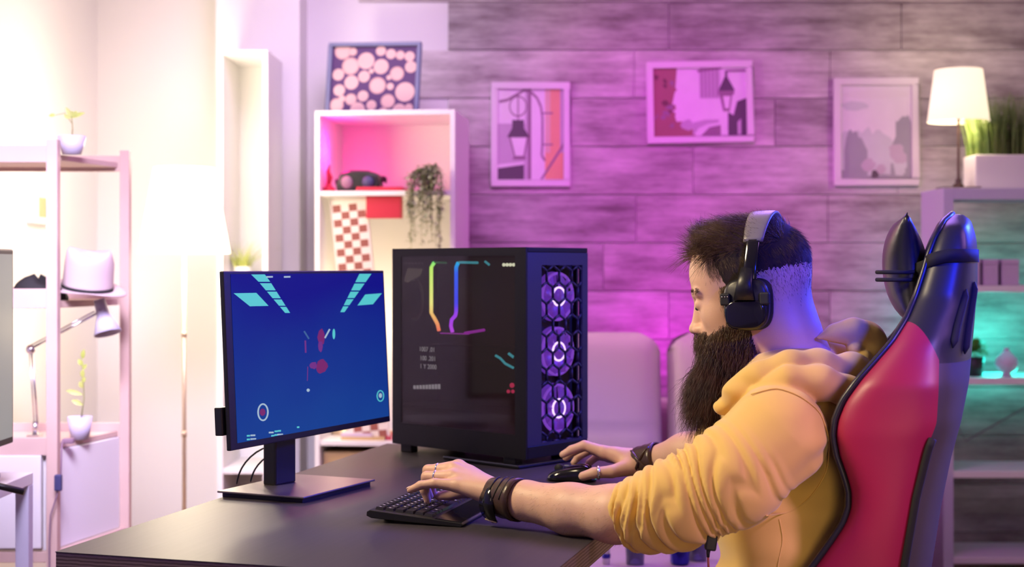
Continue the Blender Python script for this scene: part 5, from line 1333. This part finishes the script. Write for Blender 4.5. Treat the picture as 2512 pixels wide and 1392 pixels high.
hv, hf = surface(hoodie_sdf, (.12, 2.24, .50), (.90, 3.06, 1.16), .0026)
hv = smooth_np(hv, hf, 3, .4)
hoodie_o = np_mesh('hoodie', hv, hf, 'hoodie', pr_, origin=PO)
hpx = CX+hv[:, 0]/hv[:, 1]*F; hpy = HY+(CAMZ-hv[:, 2])/hv[:, 1]*F
def on_hoodie(px, py):
    dd = np.hypot(hpx-px, hpy-py); c = np.nonzero(dd < 5)[0]
    if len(c) == 0: c = [int(dd.argmin())]
    c = np.array(c); k = c[hv[c, 1].argmin()]; return Vector(P(px, py, float(hv[k, 1])))-Vector(PO)
def seam(pts, r=.0012):
    q = []
    for (a, b_), (c, d) in zip(pts, pts[1:]):
        for t in (0, .25, .5, .75): q.append(on_hoodie(a+(c-a)*t, b_+(d-b_)*t))
    q.append(on_hoodie(*pts[-1]))
    for _ in range(2): q = [q[0]]+[(q[i-1]+q[i]*2+q[i+1])/4 for i in range(1, len(q)-1)]+[q[-1]]
    return MB().tube(q, r, 6).build('seam', 'hoodie', hoodie_o)
seam([(1842, 968), (1905, 950), (1965, 972), (2015, 1012), (2036, 1080), (2030, 1160), (1990, 1222), (1940, 1258), (1880, 1266)])
seam([(1912, 1275), (1922, 1325), (1908, 1385), (1904, 1440), (1905, 1500)])
def jeans_sdf(p):
    d = ellip(p, dd_(.6, 1.12, .575), (.172, .135, .095), RUW)
    for u in (.50, .70):
        k_ = u-.02 if u < .6 else u+.02
        d = smin(d, cone(p, dd_(u, 1.10, .53), dd_(k_, .62, .52), .086, .066), .03); d = smin(d, cone(p, dd_(k_, .62, .52), dd_(u, .565, .12), .062, .054), .02)
    d = d-.003*wob(p, 34, 1.5)
    return smax(smax(d, p[:, 2]-.64, .01), .10-p[:, 2], .005)
jv, jf = surface(jeans_sdf, (-.25, 2.15, .08), (.80, 3.2, .70), .008)
np_mesh('jeans', smooth_np(jv, jf, 2), jf, 'denim', pr_, origin=PO)
for u in (.50, .70):
    def shoe(p, u=u):
        d = cone(p, dd_(u, .60, .055), dd_(u, .41, .045), .047, .040); d = smin(d, cone(p, dd_(u, .575, .06), dd_(u, .565, .12), .05, .05), .02); return smax(d, .004-p[:, 2], .004)
    sv, sf_ = surface(shoe, dd_(u, .5, 0)-np.array([.22, .22, .0]), dd_(u, .5, 0)+np.array([.22, .22, .20]), .006)
    np_mesh('shoe', smooth_np(sv, sf_, 1), sf_, 'shoe', pr_, origin=PO)
# eyes -------------------------------------------------------------
oP = Vector(PO)
for s_ in (-1, 1):
    e = MB().ell(H(.0825, s_*.031, -.0125)-oP, (.0125,)*3, n=16, m=12).build('eye', 'eye_white', pr_)
    MB().ell(H(.0925, s_*.031, -.0165)-oP, (.0045, .0045, .0045), n=12, m=8).build('iris', 'iris', e)
# brows, hair, beard --------------------------------------------------
q = toH(bodyV); inhead = (np.linalg.norm(q, axis=1) < .16)
hv_ = q[inhead]; nrm = np.stack([ (hv_[:, 0]+.01)/.101**2, hv_[:, 1]/.077**2, (hv_[:, 2]-.033)/.087**2 ], -1)
gr = np.zeros_like(hv_); ee = 1e-3; wpts = bodyV[inhead]
for c in range(3):
    dv = np.zeros(3); dv[c] = ee; gr[:, c] = (head_sdf(wpts+dv)-head_sdf(wpts-dv))/(2*ee)
gr /= np.maximum(np.linalg.norm(gr, axis=1, keepdims=True), 1e-9); gn = gr @ HRn      # normals in the head frame
def hairline(x, z, y):
    a = np.abs(y)
    front = np.where(x > .052, .078-.22*np.maximum(x-.060, 0)-.10*(.06-a).clip(0, .06)*0, np.where(x > .026, .022, np.where(x > -.002, -.035, -.052-.10*np.minimum(x, 0)*0)))
    back = np.where(x < -.035, -.060, front); return z > back
def sample(mask, n):
    idx = np.nonzero(mask)[0]; return idx[rng.integers(0, len(idx), n)]
X_, Y_, Z_ = hv_[:, 0], hv_[:, 1], hv_[:, 2]
hm = hairline(X_, Z_, Y_) & (Z_ > -.07)
def grow(idx, L, tang, lift, curl, segs=6):
    r0 = hv_[idx]+rng.normal(0, .0008, (len(idx), 3)); n = gn[idx]
    t = tang-n*np.sum(tang*n, axis=1, keepdims=True); t /= np.maximum(np.linalg.norm(t, axis=1, keepdims=True), 1e-6)
    d = t*(1-lift)+n*lift+rng.normal(0, curl, n.shape); d /= np.linalg.norm(d, axis=1, keepdims=True)
    s = np.linspace(0, 1, segs)[None, :, None]; bend = (t-n*.25)
    return r0[:, None]-n[:, None]*.002+d[:, None]*s*L[:, None, None]+bend[:, None]*(s**2)*L[:, None, None]*.45
def toW(c): return (c*HS) @ HRn.T+HCn
# top, longer, swept forward and up
top = hm & (Z_ > .062) & (X_ > -.085)
i1_ = sample(top, 8000); x1 = hv_[i1_][:, 0]
L1 = (.016+.026*np.clip((x1+.03)/.10, 0, 1))*rng.uniform(.6, 1.25, len(i1_))
clump = np.stack([.55-.9*np.clip((x1-.02)/.08, 0, 1)+0*x1, .5*np.sin(hv_[i1_][:, 1]*90+hv_[i1_][:, 0]*60), .25*np.sin(hv_[i1_][:, 0]*130)+0*x1], -1)
c1 = grow(i1_, L1, clump, .60, .26)
side = hm & (Z_ > -.01) & ~top; i2_ = sample(side, 11000); z2 = hv_[i2_][:, 2]
L2 = (.003+.013*np.clip((z2-.01)/.055, 0, 1))*rng.uniform(.7, 1.2, len(i2_)); c2_ = grow(i2_, L2, np.tile([-.3, 0, -1.0], (len(i2_), 1)), .25, .15, 6)
low = hm & (Z_ <= .0) & ~top; lowz = hairline(X_, Z_+.0, Y_) & (Z_ > -.07) & (X_ < -.02) & (Z_ <= .03); i3_ = sample(lowz & (Z_ > -.050+.075*rng.random(len(Z_))), 34000); L3 = np.full(len(i3_), .0042)*rng.uniform(.6, 1.2, len(i3_)); c3_ = grow(i3_, L3, np.tile([-.2, 0, -1.0], (len(i3_), 1)), .2, .1, 6)
RAD = np.concatenate([np.full(len(c1), .00040), np.full(len(c2_), .00034), np.full(len(c3_), .00028)])[:, None, None]
hair = strands('hair', None, toW(np.concatenate([c1, c2_, c3_])), RAD, 'hair_brown', pr_, origin=PO)
# scalp tone under the hair: thin dark cap
cap_v = None
def cap_sdf(p):
    q = toH(p); d = head_sdf(p); a = np.abs(q[:, 1])
    hl = .012*np.sin(q[:, 0]*1300+q[:, 2]*900)*np.sin(q[:, 2]*1500-q[:, 0]*700+q[:, 1]*800)*.9+np.where(q[:, 0] > .045, .082-.15*(q[:, 0]-.05), np.where(q[:, 0] > .022, -.008+.088*((q[:, 0]-.022)/.023), np.where(q[:, 0] > -.03, -.004, .014)))
    return np.maximum(d-.0026*np.clip((q[:, 2]-hl)/.014, 0, 1)+.0006, hl-q[:, 2])
cv_, cf_ = surface(cap_sdf, HCn-.15, HCn+.15, .003); np_mesh('hair_undercoat', smooth_np(cv_, cf_, 1), cf_, 'hair_dark', hair, origin=None if False else np.array(PO)*1.0)
# brows
bm_ = (np.abs(np.abs(Y_)-.030) < .021) & (np.abs(Z_-.0125-(.030-np.abs(Y_))*.05) < .0042) & (X_ > .06)
ib = sample(bm_, 700); cbr = grow(ib, rng.uniform(.006, .010, len(ib)), np.stack([-.5*np.ones(len(ib)), np.sign(hv_[ib][:, 1])*1.0, .15*np.ones(len(ib))], -1), .25, .12)
strands('eyebrows', None, toW(cbr), .0004, 'hair_brown', pr_, origin=PO)
# beard
jaw = (X_ > .004) & ((Z_ < -.046-.28*(X_-.03)-.012*rng.random(len(Z_))) | ((X_ > .086) & (Z_ < -.058))) & (Z_ > -.135) & ~((X_ > .090) & (Z_ > -.056)) & ~((np.abs(Z_+.072) < .005) & (np.abs(Y_) < .020) & (X_ > .085))
sideb = (X_ > .012) & (X_ < .036) & (np.abs(Y_) > .045) & (Z_ < .01) & (Z_ > -.05)
ij = sample(jaw | sideb, 9000); r0 = hv_[ij]; nW = gr[ij]; rW = toW(r0)
N_ = len(ij); low_ = np.clip((-.052-r0[:, 2])/.055, 0, 1)          # 0 on the cheek, 1 at the chin
bot = np.stack([np.array(P(px, py, Y)) for px, py, Y in zip(rng.uniform(1668, 1800, N_), rng.uniform(955, 1062, N_), rng.uniform(2.585, 2.72, N_))])
# keep the side a root belongs to
yside = r0[:, 1]/.05; bot[:, 1] = 2.655-yside*.055+rng.normal(0, .012, N_)
fr_ = np.clip((r0[:, 0]-.01)/.09, 0, 1)
pxb = 1815-135*fr_+rng.normal(0, 16, N_); pyb = 1052-35*np.abs(pxb-1712)/100*1.2+rng.normal(0, 12, N_)-25*(fr_ < .2)
bot[:, 0] = (pxb-CX)/F*bot[:, 1]; bot[:, 2] = CAMZ-(pyb-HY)/F*bot[:, 1]
frac = np.clip(low_*1.25, .0, 1)*rng.uniform(.45, 1.03, N_); frac = np.where(low_ < .25, rng.uniform(.05, .16, N_)+low_*.5, frac)
end = rW+(bot-rW)*frac[:, None]
mid = rW+nW*(.006+.016*low_[:, None])+(end-rW)*.35
s = np.linspace(0, 1, 10)[None, :, None]
ctrl = rW[:, None]*(1-s)**2+2*mid[:, None]*s*(1-s)+end[:, None]*s*s
ph = rng.uniform(0, 6.28, (N_, 1, 3)); ctrl = ctrl+np.sin(s*rng.uniform(9, 20, (N_, 1, 1))+ph)*(.0008+.0042*s*frac[:, None, None])
def core(p):
    d = cone(p, T(H(.055, 0, -.105)), T(P(1722, 990, 2.655)), .034, .012)
    d = smin(d, cone(p, T(H(.035, 0, -.085)), T(P(1765, 985, 2.655)), .042, .016), .03)
    d = smin(d, cone(p, T(H(.052, 0, -.100)), T(P(1738, 940, 2.655)), .038, .030), .03)
    return d-.003*wob(p, 90, 1.0)
cv_, cf_ = surface(core, HCn-np.array([.22, .15, .36]), HCn+np.array([.15, .15, .05]), .004); cv_ = smooth_np(cv_, cf_, 1)
cn = np.zeros_like(cv_)
for c in range(3):
    dv = np.zeros(3); dv[c] = 1e-3; cn[:, c] = core(cv_+dv)-core(cv_-dv)
cn /= np.maximum(np.linalg.norm(cn, axis=1, keepdims=True), 1e-9)
okc = np.nonzero(toH(cv_)[:, 2] < -.088)[0]; ic = okc[rng.integers(0, len(okc), 8000)]; M2 = len(ic)
dirc = cn[ic]*.55+np.array([-.12, 0, -1.0])+rng.normal(0, .22, (M2, 3)); dirc /= np.linalg.norm(dirc, axis=1, keepdims=True)
lc = rng.uniform(.022, .055, (M2, 1, 1)); sc = np.linspace(0, 1, 10)[None, :, None]
ctrl2 = cv_[ic][:, None]-cn[ic][:, None]*.003+dirc[:, None]*sc*lc+np.array([0, 0, -.35])*sc**2*lc
ctrl2 += np.sin(sc*rng.uniform(8, 18, (M2, 1, 1))+rng.uniform(0, 6.28, (M2, 1, 3)))*.0022*sc**.5
ctrl = np.concatenate([ctrl, ctrl2])
mat('beard_hair', (.030, .011, .009), .45, noise=(28, .8, (.09, .032, .022)))
bmi = np.concatenate([(rng.random(N_) > low_*1.6+.05).astype(int), np.zeros(len(ctrl2), int)])
beard = strands('beard', None, ctrl, .00044, ['beard_hair', 'hair_brown'], pr_, origin=PO, mi=bmi)
np_mesh('beard_undercoat', cv_, cf_, 'hair_dark', beard, origin=PO)
# fine arm hair
ia = np.nonzero((g_arms(bodyV) < .004) & (bodyV[:, 0] < .24) & (bodyV[:, 1] < 2.58) & (bodyV[:, 0] > -.02))[0]; ia = ia[rng.integers(0, len(ia), 900)]
ra = bodyV[ia]; axn = (Lw-Le)/np.linalg.norm(Lw-Le); s5 = np.linspace(0, 1, 5)[None, :, None]
na = ra-(Le+((ra-Le) @ axn)[:, None]*axn); na /= np.linalg.norm(na, axis=1, keepdims=True)
ca = ra[:, None]+(na*.35+axn*.6+np.array([0, 0, -.5])+rng.normal(0, .25, (len(ia), 3)))[:, None]*s5*rng.uniform(.006, .011, (len(ia), 1, 1))
strands('arm_hair', None, ca, .00010, 'hair_brown', pr_, origin=PO)
# leather wrist bands and rings
def band(pa, pb, r0_, r1_, nm, par=pr_, m='leather', flat=(1, 1)):
    n = 7; pts = [Vector(pa).lerp(Vector(pb), i/(n-1))-oP for i in range(n)]
    rs = [r0_+(r1_-r0_)*i/(n-1)+(.0015 if i in (1, 3, 5) else 0) for i in range(n)]
    return MB().tube(pts, rs, 36, cap=False, flat=flat).build(nm, m, par, solid=.003)
wb1 = band(P(1206, 1217, 2.60), P(1276, 1228, 2.555), .0315, .0375, 'wristband')
pa = P(1228, 1222, 2.59)-oP
fr3 = Vector(P(1276, 1228, 2.555)-P(1206, 1217, 2.60)).normalized()
mw = MB()
for i in range(9):      # dark oval plate facing the camera side
    pass
cw0 = P(1226, 1232, 2.586)-oP; nrm_ = Vector((-.15, -1, .1)).normalized()
upv = (Vector((0, 0, 1))-fr3*fr3.z).normalized(); sdv = fr3.cross(upv)
if sdv.y > 0: sdv = -sdv
rows = []
for a in [-1.1+2.2*i/12 for i in range(13)]:
    c = cw0+(upv*math.sin(a)+sdv*math.cos(a))*.0365; wdt = .0125*math.cos(a*.9)+.004
    rows.append([c-fr3*wdt, c+(upv*math.sin(a)+sdv*math.cos(a))*.003, c+fr3*wdt])
MB().grid(rows).build('strap_plate', 'black_gloss', wb1, solid=.003)
MB().tube([cw0+(upv*-.72+sdv*.70)*.040-fr3*.010, cw0+(upv*-.80+sdv*.60)*.041+fr3*.014], .0015, 8).build('buckle', 'brass', wb1)
for k in (.25, .5, .72):
    c = (P(1206, 1217, 2.60)).lerp(P(1276, 1228, 2.555), k)-oP
    MB().tube([c+(upv*math.sin(a)+sdv*math.cos(a))*(.0315+.006*k+.003)+fr3*.006*math.sin(a*2) for a in [.1+1.6*i/10 for i in range(11)]], .0013, 6).build('cord', 'black_matt', wb1)
wb2 = band(P(1566, 1138, 3.072), P(1617, 1128, 3.042), .0335, .0365, 'wristband')
r2v = (P(1617, 1128, 3.042)-P(1566, 1138, 3.072)).normalized(); up2 = (Vector((0, 0, 1))-r2v*r2v.z).normalized(); sd2 = r2v.cross(up2)
if sd2.y > 0: sd2 = -sd2
for sgn in (1, -1):
    pts = []
    for i in range(9):
        t_ = i/8; a = sgn*(-.75+1.5*t_)+.15; c = P(1566, 1138, 3.072).lerp(P(1617, 1128, 3.042), .08+.84*t_)-oP; pts.append(c+(up2*math.sin(a)+sd2*math.cos(a))*.0385)
    MB().tube(pts, .0032, 8, flat=(.6, 1.2)).build('lacing', 'leather', wb2)
def ringband(a, b_, t_, r, nm='finger_ring', m='silver', w_=.002):
    A_, B_ = Vector(a), Vector(b_); ax = (B_-A_).normalized(); c = A_.lerp(B_, t_)-oP; u0 = ax.orthogonal().normalized(); v0 = ax.cross(u0)
    return MB().tube([c+(u0*math.cos(q)+v0*math.sin(q))*r for q in [6.2832*i/24 for i in range(25)]], w_, 8, cap=False).build(nm, m, pr_)
ringband(LHw['ring'][0], LHw['ring'][1], .64, .0105); ringband(LHw['middle'][0], LHw['middle'][1], .60, .0110)
rt = ringband(RHw['thumb'][1], RHw['thumb'][2], .78, .0128, w_=.0030)
for a in (-.3, .3): MB().ell(Vector(RHw['thumb'][1]).lerp(Vector(RHw['thumb'][2]), .78)-oP+Vector((.001, -.0125, a*.012)), (.003, .003, .003), n=10, m=8).build('stone', 'silver', rt)
ringband(RHw['middle'][0], RHw['middle'][1], .70, .0110, m='black_gloss')
# nails
for Hh in (LHw, RHw):
    for k, js in Hh.items():
        a, b_ = Vector(js[2]), Vector(js[3]); ax = (b_-a).normalized(); upn = (Vector((0, 0, 1))-ax*ax.z)
        if upn.length < .35: upn = Vector((-1, -.2, 0))-ax*ax.dot(Vector((-1, -.2, 0)))
        upn.normalize(); fm = frame3(ax, upn); MB().ell(b_+upn*.0052-oP, (.0058, .0046, .0020), fm, n=14, m=8).build('fingernail', 'nail' if 'nail' in MATS else mat('nail', (.80, .56, .47), .25) and 'nail', pr_)

# ------------------------------------------------------------------ headset
hs = thing('headset', 'black over ear gaming headset with grey headband on the bearded man', 'headphones', HC); 
th2, ps2 = R(2), R(9); fw2 = (-W_*math.cos(ps2)+U*math.sin(ps2)); y2 = Vector((0, 0, 1)).cross(fw2); hx2 = fw2*math.cos(th2)-Vector((0, 0, 1))*math.sin(th2); hz2 = fw2*math.sin(th2)+Vector((0, 0, 1))*math.cos(th2)
HS2 = Matrix((hx2, y2, hz2)).transposed(); hs.rotation_euler = HS2.to_euler()
mat('band_grey', (.20, .18, .165), .35)
def arcp(a, rx=.0, k=1.0): return Vector((-.026-.006*math.sin(a), .097*math.cos(a), -.005+.139*k*math.sin(a)))
def bandmesh(a0, a1, wd, th1, nm, m, n=22, off=0):
    rows = []
    for i in range(n+1):
        a = a0+(a1-a0)*i/n; c = arcp(a); nn = Vector((0, math.cos(a)/.094, math.sin(a)/.137)).normalized(); c = c+nn*off
        w2 = wd if not callable(wd) else wd(a); ring = []
        for k in range(14):
            q_ = 6.2832*k/14; cc, ss = math.cos(q_), math.sin(q_)
            ring.append(c+Vector((w2*math.copysign(abs(cc)**.6, cc), 0, 0))+nn*(th1*math.copysign(abs(ss)**.6, ss)))
        rows.append(ring)
    return MB().grid(rows, close_u=True, caps=True).build(nm, m, hs, bevel=None)
wdf = lambda a: .015+.009*max(0, math.sin(a))**2
bandmesh(R(38), R(142), wdf, .0042, 'headband', 'band_grey', 30, off=.002)
bandmesh(R(52), R(128), lambda a: .016, .006, 'headband_pad', 'black_matt', 20, off=-.006)
for s_ in (1, -1):
    a0, a1 = (R(6), R(39)) if s_ > 0 else (R(141), R(174))
    bandmesh(a0, a1, lambda a: .0125, .0045, 'slider_arm', 'black_gloss', 14, off=.002)
    # cup: cushion, shell, yoke
    def cupm(y0, y1, rx, rz_, m, nm, par=hs, pw=.55, cz=-.030, cx=-.020, tap=.0):
        rows = []
        for y, sc_ in ((y0, .90), (y0+(y1-y0)*.25, 1), (y0+(y1-y0)*.75, 1-tap*.5), (y1, .86-tap)):
            rows.append([Vector((cx+rx*sc_*math.copysign(abs(math.cos(q_))**pw, math.cos(q_))*(1-.10*(math.sin(q_) < 0)*abs(math.sin(q_))), s_*y, cz+rz_*sc_*math.copysign(abs(math.sin(q_))**pw, math.sin(q_)))) for q_ in [6.2832*k/44 for k in range(44)]])
        return MB().grid(rows, close_u=True, caps=True).build(nm, m, par)
    cupm(.068, .088, .042, .047, 'black_matt', 'ear_pad')
    cup = cupm(.086, .108, .041, .046, 'black_plastic', 'ear_cup', pw=.62)
    cupm(.107, .113, .036, .026, 'black_gloss', 'cup_plate', cup, cz=-.048)
    yk = MB().tube([(-.024, s_*.103, .034), (-.021, s_*.112, .008), (-.020, s_*.113, -.022)], [.011, .014, .020], 16, flat=(.45, 1), up=(0, 1, 0)); yk.build('yoke', 'black_plastic', hs)
    for dx in (-.056, .016): MB().box((dx, s_*.108, -.020), (.018, .010, .022)).build('yoke_grip', 'black_matt', hs, bevel=.003)
    for i in range(3): MB().ell((.010+i*.0052, s_*.1135, -.0155), (.0013, .0010, .0013), n=8, m=6).build('indicator', 'silver', hs)
hc_ = thing('headset_cable', 'dark headset plug and reddish cord hanging below the sleeve', 'cable', P(1742, 1335, 2.36))
def hcp(px, py, Y=2.36): return P(px, py, Y)-Vector(hc_.location)
MB().box(hcp(1744, 1332), (.019, .014, .026), rotm('Y', 8)).build('plug', 'black_plastic', hc_, bevel=.003)
MB().tube([hcp(1739, 1344), hcp(1737, 1358), hcp(1737, 1368)], [.0042, .0032, .0026], 10).build('strain_relief', 'black_matt', hc_)
MB().tube([hcp(1737, 1366), hcp(1738, 1392), hcp(1744, 1430), hcp(1760, 1500, 2.4), hcp(1790, 1600, 2.45)], .0019, 8).build('cord', 'cord_red' if 'cord_red' in MATS else mat('cord_red', (.30, .05, .03), .4) and 'cord_red', hc_)
